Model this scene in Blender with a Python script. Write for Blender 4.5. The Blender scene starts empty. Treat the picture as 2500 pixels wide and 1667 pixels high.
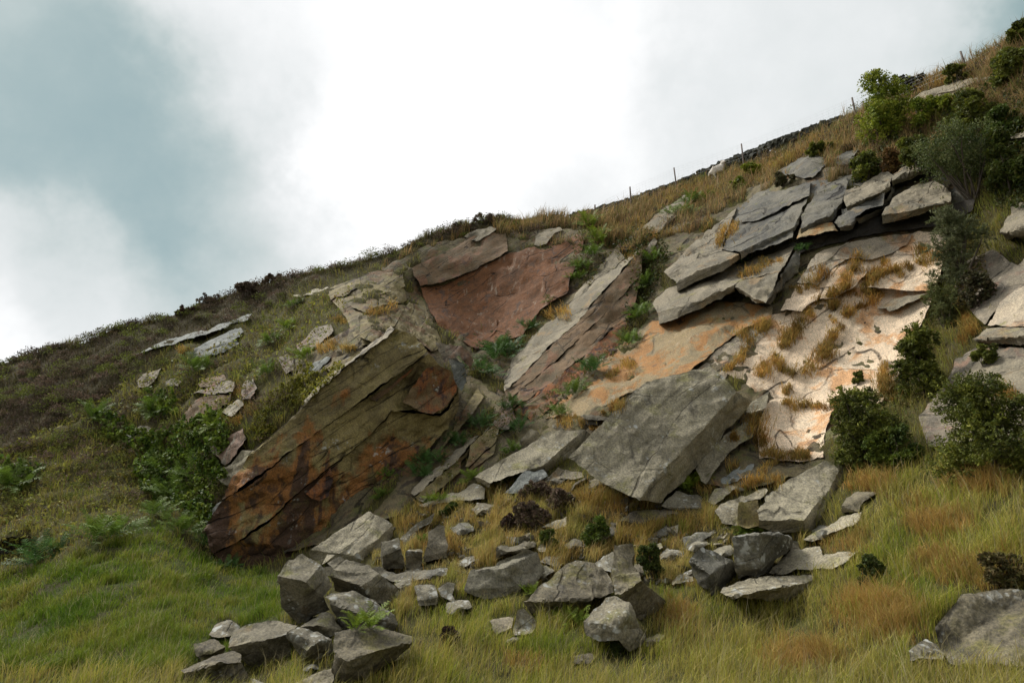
import bpy, math, random
import numpy as np
from mathutils import Vector
from mathutils.geometry import delaunay_2d_cdt, tessellate_polygon
from mathutils.bvhtree import BVHTree
rng = np.random.default_rng(7); random.seed(7)
SC = bpy.context.scene
COL = SC.collection
# ------------------------------------------------------------------ camera, sky, sun, exposure
F = 2500 * 24 / 36.0
PITCH = math.radians(18.0)
CAM = np.array((0.0, 0.0, 1.7))
FW = np.array((0, math.cos(PITCH), math.sin(PITCH))); UPV = np.array((0, -math.sin(PITCH), math.cos(PITCH))); RT = np.array((1.0, 0, 0))
cd = bpy.data.cameras.new('camera'); cam = bpy.data.objects.new('camera', cd); COL.objects.link(cam)
cam.location = CAM; cam.rotation_euler = (math.pi/2 + PITCH, 0, 0)
cd.lens = 24; cd.sensor_width = 36; cd.clip_start = 0.05; cd.clip_end = 5000
SC.camera = cam
SC.view_settings.view_transform = 'Standard'; SC.view_settings.look = 'None'
SC.view_settings.exposure = 0.55; SC.view_settings.gamma = 1.0
SUN = np.array((-0.60, 0.30, 0.74)); SUN /= np.linalg.norm(SUN)
sd = bpy.data.lights.new('sun', 'SUN'); so = bpy.data.objects.new('sun', sd); COL.objects.link(so)
sd.energy = 2.6; sd.angle = math.radians(14); sd.color = (1.0, 0.95, 0.87)
so.rotation_euler = Vector(-SUN).to_track_quat('-Z', 'Y').to_euler()
so.location = (-60, 15, 80)

def ray(px, py):
    X = (np.asarray(px, float) - 1250) / F; Y = (833.5 - np.asarray(py, float)) / F
    return FW + X[..., None] * RT + Y[..., None] * UPV
def unproj(px, py, d):
    return CAM + ray(px, py) * np.asarray(d, float)[..., None]
def toward(px, py):
    r = ray(np.float64(px), np.float64(py)); return r / np.linalg.norm(r)

class NT:
    """tiny node-tree helper"""
    def __init__(s, tree): s.t = tree; s.n = tree.nodes; s.l = tree.links; s.n.clear()
    def new(s, ty, **kw):
        n = s.n.new(ty)
        for k, v in kw.items(): setattr(n, k, v)
        return n
    def put(s, sock, v):
        if hasattr(v, 'is_linked') or hasattr(v, 'links'): s.l.new(v, sock)
        elif isinstance(v, (tuple, list)) and len(v) == 3 and sock.type == 'RGBA': sock.default_value = (*v, 1)
        else: sock.default_value = v
    def math(s, op, a, b=0.0, c=None, clamp=False):
        n = s.new('ShaderNodeMath', operation=op, use_clamp=clamp); s.put(n.inputs[0], a); s.put(n.inputs[1], b)
        if c is not None: s.put(n.inputs[2], c)
        return n.outputs[0]
    def vm(s, op, a, b=None, out=0):
        n = s.new('ShaderNodeVectorMath', operation=op); s.put(n.inputs[0], a)
        if b is not None: s.put(n.inputs[1], b)
        return n.outputs['Value' if op in ('DOT_PRODUCT', 'LENGTH') else 'Vector']
    def mix(s, f, a, b, mode='MIX'):
        n = s.new('ShaderNodeMix', data_type='RGBA', blend_type=mode); s.put(n.inputs[0], f); s.put(n.inputs[6], a); s.put(n.inputs[7], b)
        return n.outputs[2]
    def ss(s, v, a, b, lo=0.0, hi=1.0):
        n = s.new('ShaderNodeMapRange', interpolation_type='SMOOTHSTEP'); s.put(n.inputs[0], v)
        n.inputs[1].default_value = a; n.inputs[2].default_value = b; n.inputs[3].default_value = lo; n.inputs[4].default_value = hi
        return n.outputs[0]
    def noise(s, v, scale, detail=4.0, rough=0.55, dist=0.0):
        n = s.new('ShaderNodeTexNoise'); s.put(n.inputs['Vector'], v); n.inputs['Scale'].default_value = scale
        n.inputs['Detail'].default_value = detail; n.inputs['Roughness'].default_value = rough; n.inputs['Distortion'].default_value = dist
        return n.outputs[0]

W = bpy.data.worlds.new('World'); SC.world = W; W.use_nodes = True
w = NT(W.node_tree)
sky = w.new('ShaderNodeTexSky', sky_type='NISHITA', sun_disc=False)
sky.sun_elevation = math.asin(SUN[2]); sky.sun_rotation = math.atan2(SUN[0], SUN[1]); sky.altitude = 300; sky.dust_density = 2.0
tc = w.new('ShaderNodeTexCoord').outputs['Generated']
warp = w.new('ShaderNodeTexNoise'); w.put(warp.inputs['Vector'], tc); warp.inputs['Scale'].default_value = 2.6; warp.inputs['Detail'].default_value = 6; warp.inputs['Roughness'].default_value = 0.6
off = w.vm('SUBTRACT', warp.outputs['Color'], (0.5, 0.5, 0.5))
sc_ = w.new('ShaderNodeVectorMath', operation='SCALE'); w.put(sc_.inputs[0], off); sc_.inputs['Scale'].default_value = 0.42
dirv = w.vm('NORMALIZE', w.vm('ADD', tc, sc_.outputs[0]))
# cloud cover: light cloud everywhere, darker rain cloud and gaps in given directions of the sky
val = w.math('MULTIPLY_ADD', w.noise(tc, 2.2, 7, 0.6), 0.40, 0.55)
SKYB = [(-260, 360, 0.38, -0.19), (90, 400, 0.20, -0.118), (420, 540, 0.20, -0.148), (640, 600, 0.13, -0.118), (-120, 20, 0.19, -0.163), (640, 330, 0.2, -0.052), (330, 250, 0.12, -0.059),
        (40, 735, 0.12, 0.24), (-100, 880, 0.1, 0.10), (300, 640, 0.06, 0.05), (1150, 150, 0.24, 0.17), (1060, 440, 0.18, 0.20), (1480, 330, 0.12, 0.08), (1385, 60, 0.045, -0.118), (1280, 250, 0.05, -0.044),
        (2000, 120, 0.22, -0.089), (2560, 0, 0.12, -0.222), (2750, -150, 0.22, -0.222), (2330, 200, 0.14, -0.089), (900, -500, 0.4, 0.08)]
for (bx, by, br, bv) in SKYB:
    dt = w.vm('DOT_PRODUCT', dirv, tuple(toward(bx, by)))
    k = w.ss(dt, math.cos(br * 1.25), math.cos(br * 0.15), 0.0, bv)
    val = w.math('ADD', val, k)
# the side of the sky behind the viewer is duller
sep = w.new('ShaderNodeSeparateXYZ'); w.put(sep.inputs[0], tc)
val = w.math('MULTIPLY_ADD', w.noise(tc, 7.0, 5, 0.6), 0.22, w.math('SUBTRACT', val, 0.11))
val = w.math('MAXIMUM', val, w.ss(sep.outputs[1], -0.2, 0.3, 0.62, 0.0))
dull = w.ss(sep.outputs[1], -0.7, 0.35, 0.64, 1.0)
rp = w.new('ShaderNodeValToRGB'); w.put(rp.inputs[0], val); rp.color_ramp.interpolation = 'B_SPLINE'
e = rp.color_ramp.elements
e[0].position = 0.16; e[0].color = (.195, .28, .28, 1); e[1].position = 1.0; e[1].color = (.80, .80, .80, 1)
for p, c in ((0.30, (.275, .35, .35, 1)), (0.45, (.42, .465, .465, 1)), (0.60, (.52, .545, .548, 1)), (0.78, (.63, .64, .645, 1))):
    q = e.new(p); q.color = c
cl = w.new('ShaderNodeVectorMath', operation='SCALE'); w.put(cl.inputs[0], rp.outputs[0]); w.put(cl.inputs['Scale'], w.math('MULTIPLY', dull, w.ss(w.vm('DOT_PRODUCT', tc, (-0.38, 0.22, 0.898)), 0.91, 1.0, 10.0, 52.0)))
skyc = w.mix(w.ss(val, 0.05, 0.5, 0.86, 0.98), sky.outputs[0], cl.outputs[0])
bg = w.new('ShaderNodeBackground'); w.put(bg.inputs[0], skyc); bg.inputs[1].default_value = 0.1
wo = w.new('ShaderNodeOutputWorld'); w.l.new(bg.outputs[0], wo.inputs[0])

# ------------------------------------------------------------------ helpers
def perlin(P, seed=0):
    P = np.asarray(P, float); i = np.floor(P).astype(np.int64); f = P - i; u = f*f*f*(f*(f*6-15)+10)
    out = np.zeros(len(P))
    for dx in (0, 1):
        for dy in (0, 1):
            for dz in (0, 1):
                h = ((i[:, 0]+dx)*73856093) ^ ((i[:, 1]+dy)*19349663) ^ ((i[:, 2]+dz)*83492791) ^ (seed*2654435761)
                h = (h ^ (h >> 13)) * 1274126177 & 0x7fffffff; h ^= h >> 15
                g = np.stack([(h & 1023)/511.5-1, ((h >> 10) & 1023)/511.5-1, ((h >> 20) & 1023)/511.5-1], 1)
                d = (g * (f - np.array((dx, dy, dz)))).sum(1)
                wgt = (u[:, 0] if dx else 1-u[:, 0]) * (u[:, 1] if dy else 1-u[:, 1]) * (u[:, 2] if dz else 1-u[:, 2])
                out += wgt * d
    return out
def fbm(P, octv=4, seed=0):
    a = 1.0; s = np.zeros(len(P)); q = np.asarray(P, float)
    for k in range(octv):
        s += a * perlin(q, seed + k); a *= 0.5; q = q * 2.03 + 11.7
    return s
def inpoly(x, y, poly):
    x = np.asarray(x); y = np.asarray(y); r = np.zeros(x.shape, bool); n = len(poly)
    for k in range(n):
        x1, y1 = poly[k]; x2, y2 = poly[(k+1) % n]
        if y1 == y2: continue
        c = ((y1 > y) != (y2 > y)) & (x < (x2-x1)*(y-y1)/(y2-y1)+x1)
        r ^= c
    return r
def mesh_np(name, V, loops, sizes, mat, smooth=True, colors=None, parent=None):
    V = np.ascontiguousarray(V, np.float32); loops = np.ascontiguousarray(loops, np.int32).ravel(); sizes = np.asarray(sizes, np.int32)
    me = bpy.data.meshes.new(name)
    me.vertices.add(len(V)); me.vertices.foreach_set('co', V.ravel())
    me.loops.add(len(loops)); me.loops.foreach_set('vertex_index', loops)
    st = np.zeros(len(sizes), np.int32); st[1:] = np.cumsum(sizes)[:-1]
    me.polygons.add(len(sizes)); me.polygons.foreach_set('loop_start', st); me.polygons.foreach_set('loop_total', sizes)
    me.polygons.foreach_set('use_smooth', np.full(len(sizes), smooth, bool))
    if colors is not None:
        a = me.attributes.new('Col', 'FLOAT_COLOR', 'POINT')
        c = np.ones((len(V), 4), np.float32); c[:, :3] = colors; a.data.foreach_set('color', c.ravel())
    me.update(calc_edges=True); me.validate()
    if mat: me.materials.append(mat)
    o = bpy.data.objects.new(name, me); COL.objects.link(o)
    if parent: o.parent = parent
    return o
def empty(name, loc=(0, 0, 0)):
    o = bpy.data.objects.new(name, None); COL.objects.link(o); o.location = loc; o.empty_display_size = 0.2; return o
def tag(o, label=None, cat=None, group=None, kind=None):
    for k, v in (('label', label), ('category', cat), ('group', group), ('kind', kind)):
        if v: o[k] = v
    return o
def recenter(o, loc):
    """put the object's origin at loc without moving the mesh"""
    me = o.data; n = len(me.vertices); a = np.empty(n*3, np.float32); me.vertices.foreach_get('co', a)
    a = a.reshape(-1, 3) - np.asarray(loc, np.float32); me.vertices.foreach_set('co', a.ravel()); me.update(); o.location = loc

# ------------------------------------------------------------------ materials
NB = np.array((-0.50, -0.42, 0.76)); NB /= np.linalg.norm(NB)       # pole of the bedding planes
BA = np.cross(NB, (0, 0, 1.0)); BA /= np.linalg.norm(BA); BB = np.cross(NB, BA)
def rock_mat(name, c1, c2, stain=(.2, .09, .04), st=0.0, dark=(.025, .024, .024), dk=0.0, lichen=0.0, moss=0.0, mossc=(.13, .13, .03), pale=0.0, lam=0.5, bump=1.0, rough=0.85, spot=(.42, .43, .40), crack=0.4, zst=None):
    m = bpy.data.materials.new(name); m.use_nodes = True; t = NT(m.node_tree)
    g = t.new('ShaderNodeNewGeometry'); P = g.outputs['Position']; N = g.outputs['Normal']
    cb = t.new('ShaderNodeCombineXYZ')
    for k, a in enumerate((BA, BB, NB)): t.put(cb.inputs[k], t.vm('DOT_PRODUCT', P, tuple(a)))
    wob = t.noise(P, 0.7, 3)
    B = cb.outputs[0]
    mp = t.new('ShaderNodeMapping'); t.put(mp.inputs[0], B); mp.inputs['Scale'].default_value = (0.35, 0.35, 5.0)
    lamn = t.noise(mp.outputs[0], 1.0, 6, 0.62, 0.25)
    n1 = t.noise(P, 0.55, 8, 0.62, 0.3); n2 = t.noise(P, 3.1, 7, 0.66); n3 = t.noise(P, 26.0, 5, 0.7)
    col = t.mix(t.ss(t.math('MULTIPLY_ADD', n2, 0.45, t.math('MULTIPLY', n1, 0.75)), 0.49, 0.71), c1, c2)
    ms = t.new('ShaderNodeMapping'); t.put(ms.inputs[0], P); ms.inputs['Scale'].default_value = (1.5, 1.5, 0.28)
    stn = t.noise(ms.outputs[0], 1.0, 7, 0.62, 0.5)
    zk = None
    if zst:
        sp = t.new('ShaderNodeSeparateXYZ'); t.put(sp.inputs[0], P)
        zk = t.ss(t.math('ADD', sp.outputs[2], t.math('MULTIPLY', sp.outputs[0], zst[2])), zst[0], zst[1], 0.16, -0.10)
        stn = t.math('ADD', stn, zk); n1 = t.math('ADD', n1, zk)
    if pale > 0: col = t.mix(t.math('MULTIPLY', t.ss(t.noise(ms.outputs[0], 2.3, 6, 0.6), 0.56, 0.72), pale), col, (.42, .36, .29))
    if st > 0: col = t.mix(t.math('MULTIPLY', t.ss(t.math('MULTIPLY_ADD', n1, 0.5, t.math('MULTIPLY', stn, 0.5)), 0.57-0.16*st, 0.64-0.16*st), min(1, .45+st*.7)), col, stain)
    if dk > 0: col = t.mix(t.math('MULTIPLY', t.ss(t.math('MULTIPLY_ADD', stn, 0.7, t.math('MULTIPLY', n2, 0.3)), 0.60-0.17*dk, 0.68-0.17*dk), min(.92, .5+dk*.6)), col, dark)
    if moss > 0:
        sz = t.new('ShaderNodeSeparateXYZ'); t.put(sz.inputs[0], N)
        f = t.math('MULTIPLY', t.ss(t.noise(P, 1.7, 6, 0.65), 0.60-0.16*moss, 0.74-0.12*moss), t.ss(sz.outputs[2], -0.1, 0.5, 0.45, 1.0))
        col = t.mix(t.math('MULTIPLY', f, 0.75), col, mossc)
    col = t.mix(t.math('MULTIPLY', t.ss(lamn, 0.30, 0.47, 1.0, 0.0), lam), col, t.mix(0.75, col, (.02, .018, .016)))
    col = t.mix(t.ss(n3, 0.36, 0.64), t.mix(0.34, col, (.01, .01, .01)), t.mix(1.0, col, (1.36, 1.33, 1.24), 'MULTIPLY'))
    h = t.math('MULTIPLY_ADD', n3, 0.10, t.math('MULTIPLY_ADD', n2, 0.5, t.math('MULTIPLY', lamn, 0.55*lam+0.1)))
    if lichen > 0:
        for scl, th in ((5.0, 0.46), (12.0, 0.42)):
            v = t.new('ShaderNodeTexVoronoi'); t.put(v.inputs['Vector'], t.vm('ADD', P, t.mix(0.06, (0, 0, 0), t.noise(P, 9, 3)))); v.inputs['Scale'].default_value = scl
            gate = t.ss(t.noise(P, 1.6, 4), 0.62-0.2*lichen, 0.72-0.12*lichen)
            big = t.ss(t.noise(P, scl*0.9, 1), 0.45, 0.65)
            f = t.math('MULTIPLY', t.math('MULTIPLY', t.ss(t.math('ADD', v.outputs['Distance'], t.math('MULTIPLY', n3, 0.25)), th+0.10, th, 0, 1), gate), big)
            col = t.mix(t.math('MULTIPLY', f, 0.8), col, spot)
    mj = t.new('ShaderNodeMapping'); t.put(mj.inputs[0], B); mj.inputs['Scale'].default_value = (0.10, 0.10, 0.95)
    jn = t.noise(mj.outputs[0], 1.0, 3, 0.45)
    jl = t.math('MULTIPLY', t.ss(t.math('ABSOLUTE', t.math('SUBTRACT', jn, 0.5)), 0.0015, 0.007, 1.0, 0.0), t.ss(n2, 0.42, 0.55, .25, 1.0))
    col = t.mix(t.math('MULTIPLY', jl, min(.9, crack*1.7)), col, (.014, .012, .010))
    h = t.math('SUBTRACT', h, t.math('MULTIPLY', jl, .7*min(1, crack*2)))
    if crack > 0:
        mc = t.new('ShaderNodeMapping'); t.put(mc.inputs[0], B); mc.inputs['Scale'].default_value = (0.30, 0.5, 1.15)
        wv = t.new('ShaderNodeTexNoise'); t.put(wv.inputs['Vector'], P); wv.inputs['Scale'].default_value = 1.3; wv.inputs['Detail'].default_value = 5
        vv = t.vm('ADD', mc.outputs[0], t.mix(0.22, (0, 0, 0), wv.outputs['Color']))
        v = t.new('ShaderNodeTexVoronoi', feature='DISTANCE_TO_EDGE'); t.put(v.inputs['Vector'], vv); v.inputs['Scale'].default_value = 1.0
        ck = t.math('MULTIPLY', t.ss(v.outputs['Distance'], 0.004, 0.022, 1.0, 0.0), t.ss(t.noise(P, 0.8, 3), 0.42, 0.6))
        col = t.mix(t.math('MULTIPLY', ck, crack), col, (.012, .011, .010))
        h = t.math('SUBTRACT', h, t.math('MULTIPLY', ck, 0.5*crack))
    bp = t.new('ShaderNodeBump'); bp.inputs['Strength'].default_value = min(1.0, 0.75*bump); bp.inputs['Distance'].default_value = 0.16*bump; t.put(bp.inputs['Height'], h)
    b = t.new('ShaderNodeBsdfPrincipled'); t.put(b.inputs['Base Color'], col); b.inputs['Roughness'].default_value = rough
    b.inputs['Specular IOR Level'].default_value = 0.25; t.put(b.inputs['Normal'], bp.outputs[0])
    o = t.new('ShaderNodeOutputMaterial'); t.l.new(b.outputs[0], o.inputs[0])
    return m
def leaf_mat(name, trans=0.35, rough=0.6, var=0.25):
    m = bpy.data.materials.new(name); m.use_nodes = True; t = NT(m.node_tree)
    a = t.new('ShaderNodeAttribute', attribute_name='Col'); P = t.new('ShaderNodeNewGeometry').outputs['Position']
    c = t.mix(t.ss(t.noise(P, 2.3, 3), 0.3, 0.7, 0, var), a.outputs['Color'], t.mix(0.5, a.outputs['Color'], (.02, .018, .006)))
    d = t.new('ShaderNodeBsdfPrincipled'); t.put(d.inputs['Base Color'], c); d.inputs['Roughness'].default_value = rough; d.inputs['Specular IOR Level'].default_value = 0.2
    tr = t.new('ShaderNodeBsdfTranslucent'); t.put(tr.inputs[0], c)
    mx = t.new('ShaderNodeMixShader'); mx.inputs[0].default_value = trans; t.l.new(d.outputs[0], mx.inputs[1]); t.l.new(tr.outputs[0], mx.inputs[2])
    o = t.new('ShaderNodeOutputMaterial'); t.l.new(mx.outputs[0], o.inputs[0]); return m
def plain_mat(name, c1, c2, scale=6, rough=0.8, bump=0.3):
    m = bpy.data.materials.new(name); m.use_nodes = True; t = NT(m.node_tree)
    P = t.new('ShaderNodeNewGeometry').outputs['Position']; n = t.noise(P, scale, 6, .65)
    b = t.new('ShaderNodeBsdfPrincipled'); t.put(b.inputs['Base Color'], t.mix(t.ss(n, .3, .7), c1, c2)); b.inputs['Roughness'].default_value = rough
    b.inputs['Specular IOR Level'].default_value = 0.2
    bp = t.new('ShaderNodeBump'); bp.inputs['Strength'].default_value = bump; bp.inputs['Distance'].default_value = .05; t.put(bp.inputs['Height'], n); t.put(b.inputs['Normal'], bp.outputs[0])
    o = t.new('ShaderNodeOutputMaterial'); t.l.new(b.outputs[0], o.inputs[0]); return m
M = {}
M['grey'] = rock_mat('grey_gritstone', (.205, .185, .135), (.105, .095, .07), lichen=.75, moss=.25, lam=.25, crack=.15, st=.05, stain=(.17, .12, .06))
M['greylichen'] = rock_mat('lichen_gritstone', (.205, .19, .145), (.11, .10, .075), lichen=1.1, moss=.15, lam=.2, crack=.1)
M['slab'] = rock_mat('slab_gritstone', (.30, .272, .20), (.195, .176, .128), lichen=.45, moss=.4, mossc=(.2, .19, .07), lam=.45, crack=.25, bump=1.0, pale=.25, dk=.12)
M['olive'] = rock_mat('olive_gritstone', (.205, .168, .078), (.125, .103, .053), st=.35, stain=(.16, .085, .04), dk=.35, moss=.5, mossc=(.13, .115, .03), lam=.35, lichen=.15, pale=.25)
M['oliverust'] = rock_mat('rusty_gritstone', (.15, .105, .055), (.09, .058, .035), st=.75, stain=(.22, .085, .03), dk=.55, dark=(.022, .024, .03), lam=.35, lichen=.1, moss=.2)
M['darkrust'] = rock_mat('stained_shade_gritstone', (.11, .068, .034), (.055, .04, .027), st=.75, stain=(.19, .07, .02), dk=.75, dark=(.016, .018, .024), lam=.3, lichen=.05)
M['cliff'] = rock_mat('stained_cliff_gritstone', (.24, .195, .085), (.14, .112, .054), st=.54, stain=(.26, .105, .028), dk=.42, dark=(.018, .02, .025), moss=.4, mossc=(.13, .115, .03), lam=.4, lichen=.2, pale=.08, bump=1.25, zst=(1.2, 8.0, 0.0))
M['bed'] = rock_mat('broken_bedrock', (.155, .127, .07), (.08, .066, .04), st=.35, stain=(.17, .09, .04), dk=.4, moss=.7, mossc=(.10, .105, .03), lam=.6, bump=1.5)
M['grey2'] = rock_mat('brown_gritstone', (.165, .145, .10), (.085, .075, .055), lichen=.55, moss=.5, mossc=(.14, .13, .04), lam=.4, crack=.2, dk=.25)
M['grey3'] = rock_mat('dark_grey_gritstone', (.15, .145, .12), (.08, .077, .064), lichen=.9, moss=.3, lam=.35, crack=.2, dk=.15)
M['red'] = rock_mat('red_gritstone', (.158, .07, .030), (.096, .049, .025), st=.5, stain=(.185, .078, .031), dk=.3, dark=(.06, .05, .045), pale=.45, lam=.35, crack=.5)
M['redgrey'] = rock_mat('redgrey_gritstone', (.155, .10, .055), (.105, .08, .047), st=.34, stain=(.19, .09, .05), dk=.2, dark=(.06, .05, .045), lam=.4)
M['cream'] = rock_mat('cream_sandstone', (.66, .52, .38), (.56, .46, .345), st=.38, stain=(.52, .25, .085), dk=.16, dark=(.16, .12, .09), lam=.35, crack=.45, pale=.3, bump=1.1)
M['creamgrey'] = rock_mat('greyish_sandstone', (.38, .32, .24), (.27, .24, .19), st=.3, stain=(.36, .2, .1), dk=.25, dark=(.10, .09, .07), lam=.4, crack=.4, moss=.2)
M['orange'] = rock_mat('orange_sandstone', (.25, .19, .105), (.19, .16, .10), st=.6, stain=(.30, .145, .045), dk=.15, dark=(.08, .06, .05), lam=.3, pale=.35, moss=.2, mossc=(.2, .18, .06))
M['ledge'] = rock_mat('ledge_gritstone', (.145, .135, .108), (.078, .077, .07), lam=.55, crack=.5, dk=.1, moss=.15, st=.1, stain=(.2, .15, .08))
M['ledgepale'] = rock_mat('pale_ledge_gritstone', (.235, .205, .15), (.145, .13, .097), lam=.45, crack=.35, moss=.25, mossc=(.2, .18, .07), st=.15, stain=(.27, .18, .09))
M['purple'] = rock_mat('purplegrey_gritstone', (.20, .172, .128), (.12, .106, .085), lam=.35, crack=.4, st=.3, stain=(.22, .13, .09), dk=.25, dark=(.08, .07, .065), pale=.4)
M['dark'] = rock_mat('shade_dark_gritstone', (.05, .043, .035), (.03, .027, .024), lam=.3)  # near-black stands in for shade below ledges and in the hollow; also eyes
M['bluegrey'] = rock_mat('bluegrey_gritstone', (.20, .215, .205), (.12, .13, .125), lam=.3, pale=.3, lichen=.3)
M['redboulder'] = rock_mat('redstained_gritstone', (.16, .15, .115), (.11, .10, .08), st=.42, stain=(.21, .06, .022), moss=.5, mossc=(.12, .11, .035), lam=.2, crack=.1, dk=.15)
M['grass'] = leaf_mat('grass_blades', .35); M['leaf'] = leaf_mat('leaves', .3); M['heath'] = leaf_mat('heather_sprigs', .15, .8)
M['twig'] = plain_mat('twig_bark', (.10, .08, .06), (.05, .04, .03)); M['post'] = plain_mat('weathered_post', (.17, .14, .12), (.09, .075, .065), 20)
M['wire'] = plain_mat('galvanised_wire', (.55, .57, .57), (.45, .47, .47)); M['wool'] = plain_mat('fleece', (.72, .66, .58), (.6, .54, .46), 30)
M['wallstone'] = plain_mat('wall_stone', (.085, .085, .062), (.05, .052, .045), 4, .9, .6)

# ------------------------------------------------------------------ hill: depth control points -> smooth surface
CP = np.array([(-800,1667,12),(0,1667,11),(600,1667,10.2),(1250,1667,9.8),(1900,1667,8.6),(2500,1667,7.2),(3300,1667,5.5),(-800,2300,3.6),(600,2300,3.3),(1900,2300,3.1),(3300,2300,2.4),
 (150,1440,16),(-600,1440,17),(430,1500,14),(700,1500,13),(1000,1500,12.4),(1300,1500,12),(1150,1400,14.3),(1700,1400,13),(2000,1400,11.6),(2300,1300,10.6),(2450,1450,8.6),(2500,1300,9.5),(3300,1200,9),
 (365,1245,24.5),(370,1295,20.2),(230,1350,18.6),(470,1370,19.3),(40,1400,19),(600,1398,20),(690,1395,19),(765,1335,20),(900,1260,20),(1010,1220,19.6),(1250,1220,17.8),(1500,1245,16.4),(1750,1250,15.4),(1000,1350,16),
 (600,1150,22.8),(620,1040,23.4),(700,960,23.9),(800,880,24.3),(905,805,24.9),(800,950,24),(1000,850,26.3),(1100,930,25.6),(800,1200,21.4),(1000,1050,23.2),(560,1270,22.5),
 (100,1250,23.5),(0,1150,27),(200,1100,28),(400,1080,27.5),(300,950,32),(100,950,34),(500,900,31),(700,800,32.5),(900,680,34.5),(990,660,34.5),
 (0,893,38),(350,785,38),(700,690,38),(1000,592,38),(1210,535,39),(1430,522,41),(1650,452,45),(1815,404,42),(2080,275,38),(2350,152,33),(2500,66,29),(-800,1120,42),(3300,-350,22),
 (1160,860,31.5),(1000,740,34.5),(1300,700,34),(1430,570,36.5),(1250,950,26.5),(1300,1020,23.8),(1200,1080,22.3),(1120,1150,21),
 (1570,600,33),(1560,700,31),(1520,850,27),(1400,950,24.8),(1620,690,29.5),(1700,560,33),(1750,500,36.5),(1700,650,28.5),(1950,570,27.5),(2200,500,26.5),(2300,480,25.8),(2000,400,32),(2250,330,30),(2450,250,27),(2400,400,26),
 (1600,820,26),(1800,760,25.3),(1450,950,23),(2000,650,25),(2250,600,24.5),(1900,900,21.5),(2150,850,21.5),(1950,1100,18),(2300,800,20.5),(2450,600,21.5),(2450,900,16.5),(2300,1000,16.5),(2100,1080,16),(2420,1110,12.6),(1850,1160,16),(1600,1100,19.3),(1700,900,22)], float)
def _tps(a, b):
    r2 = ((a[:, None, :] - b[None, :, :])**2).sum(2); return np.where(r2 > 0, 0.5*r2*np.log(np.maximum(r2, 1e-12)), 0)
_c = CP[:, :2] / 1000.0; _n = len(_c)
_A = np.zeros((_n+3, _n+3)); _A[:_n, :_n] = _tps(_c, _c) + np.eye(_n)*0.004; _A[:_n, _n] = 1; _A[:_n, _n+1:] = _c; _A[_n:, :_n] = _A[:_n, _n:].T
_w = np.linalg.solve(_A, np.concatenate([1/CP[:, 2], np.zeros(3)]))
def depth(px, py):
    sh = np.shape(px); q = np.stack([np.ravel(px), np.ravel(py)], 1)/1000.0
    out = np.empty(len(q))
    for k in range(0, len(q), 20000):
        s = q[k:k+20000]; out[k:k+20000] = _tps(s, _c) @ _w[:_n] + _w[_n] + s @ _w[_n+1:]
    return (1/np.clip(out, 1/70., 1/2.0)).reshape(sh)
SKYL = np.array([(-1500,1240),(-900,1150),(-400,1010),(0,893),(54,870),(119,850),(202,838),(253,814),(325,790),(445,768),(506,738),(542,726),(593,708),(687,682),(759,664),(850,648),(904,630),(995,600),(1038,576),(1139,548),(1211,530),(1233,537),(1356,524),(1407,532),(1455,520),(1537,496),(1645,457),(1706,438),(1760,425),(1820,404),(1903,374),(1960,345),(2013,318),(2060,290),(2091,274),(2174,228),(2265,190),(2337,162),(2409,128),(2474,96),(2500,70),(2800,-80),(3300,-350),(4000,-600)], float)
def skyy(px): return np.interp(px, SKYL[:, 0], SKYL[:, 1])
# ------------------------------------------------------------------ ground cover zones (traced on the hill, colour of soil and turf)
LUSH = [(-600,1440),(0,1402),(150,1372),(260,1322),(330,1275),(385,1280),(470,1345),(560,1392),(690,1398),(720,1480),(640,1560),(540,1600),(420,1640),(-600,1640)]
MEADOW = [(640,1560),(700,1480),(900,1600),(960,1530),(1010,1480),(1100,1450),(1250,1450),(1400,1410),(1650,1430),(1800,1440),(1960,1390),(2040,1260),(2100,1160),(2250,1110),(2500,1140),(4000,1100),(4000,2400),(-1500,2400),(-1500,1560),(250,1580),(420,1640)]
TALUS = [(890,1310),(960,1250),(1050,1220),(1180,1170),(1400,1180),(1550,1230),(1750,1230),(1900,1290),(1980,1340),(1960,1390),(1800,1440),(1650,1430),(1400,1410),(1250,1450),(1100,1450),(1010,1480),(960,1530),(900,1500),(920,1400)]
HEATH = [(-1500,1200),(0,880),(250,800),(450,750),(700,660),(850,625),(1000,580),(1215,525),(1235,545),(1150,565),(1000,615),(960,640),(900,650),(830,668),(760,690),(690,730),(620,770),(520,800),(420,850),(330,900),(280,960),(200,1000),(100,1060),(0,1110),(-1500,1300)]
CREST = [(850,640),(1000,590),(1215,520),(1400,515),(1650,440),(1900,360),(2090,265),(2500,50),(4000,-700),(4000,0),(2500,330),(2200,430),(1950,450),(1780,500),(1690,570),(1600,640),(1500,700),(1420,620),(1280,580),(1100,590),(960,650)]
DRYE = [(1430,1205,75,28),(1500,1245,80,30),(1640,1265,95,24),(1590,1310,70,25),(1760,1185,60,30),(1820,1140,70,22),(2130,1190,55,24),(2390,1185,90,30),(2150,1510,110,60),(2060,1335,80,32),(2450,1420,60,50),(2300,1285,90,30),(1080,1330,50,30),(1010,1290,40,22),(1640,1500,60,35),(1980,1620,120,40),(2320,1390,80,40),(1300,1630,60,20),(2240,1240,40,20),
 (1250,545,45,25),(1310,640,25,15),(1560,560,50,30),(1620,490,50,25),(1700,470,80,30),(1860,420,70,30),(1940,390,70,35),(2000,350,60,30),(2290,200,70,35),(2330,185,50,30),(2240,300,60,25),(2130,430,40,35),(1640,580,50,30),(1130,615,40,20),(1080,600,40,16),(2330,330,40,30),(590,960,30,14),(840,860,70,22),(1470,960,60,25),(1420,975,50,16),(1730,600,25,60)]
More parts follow.
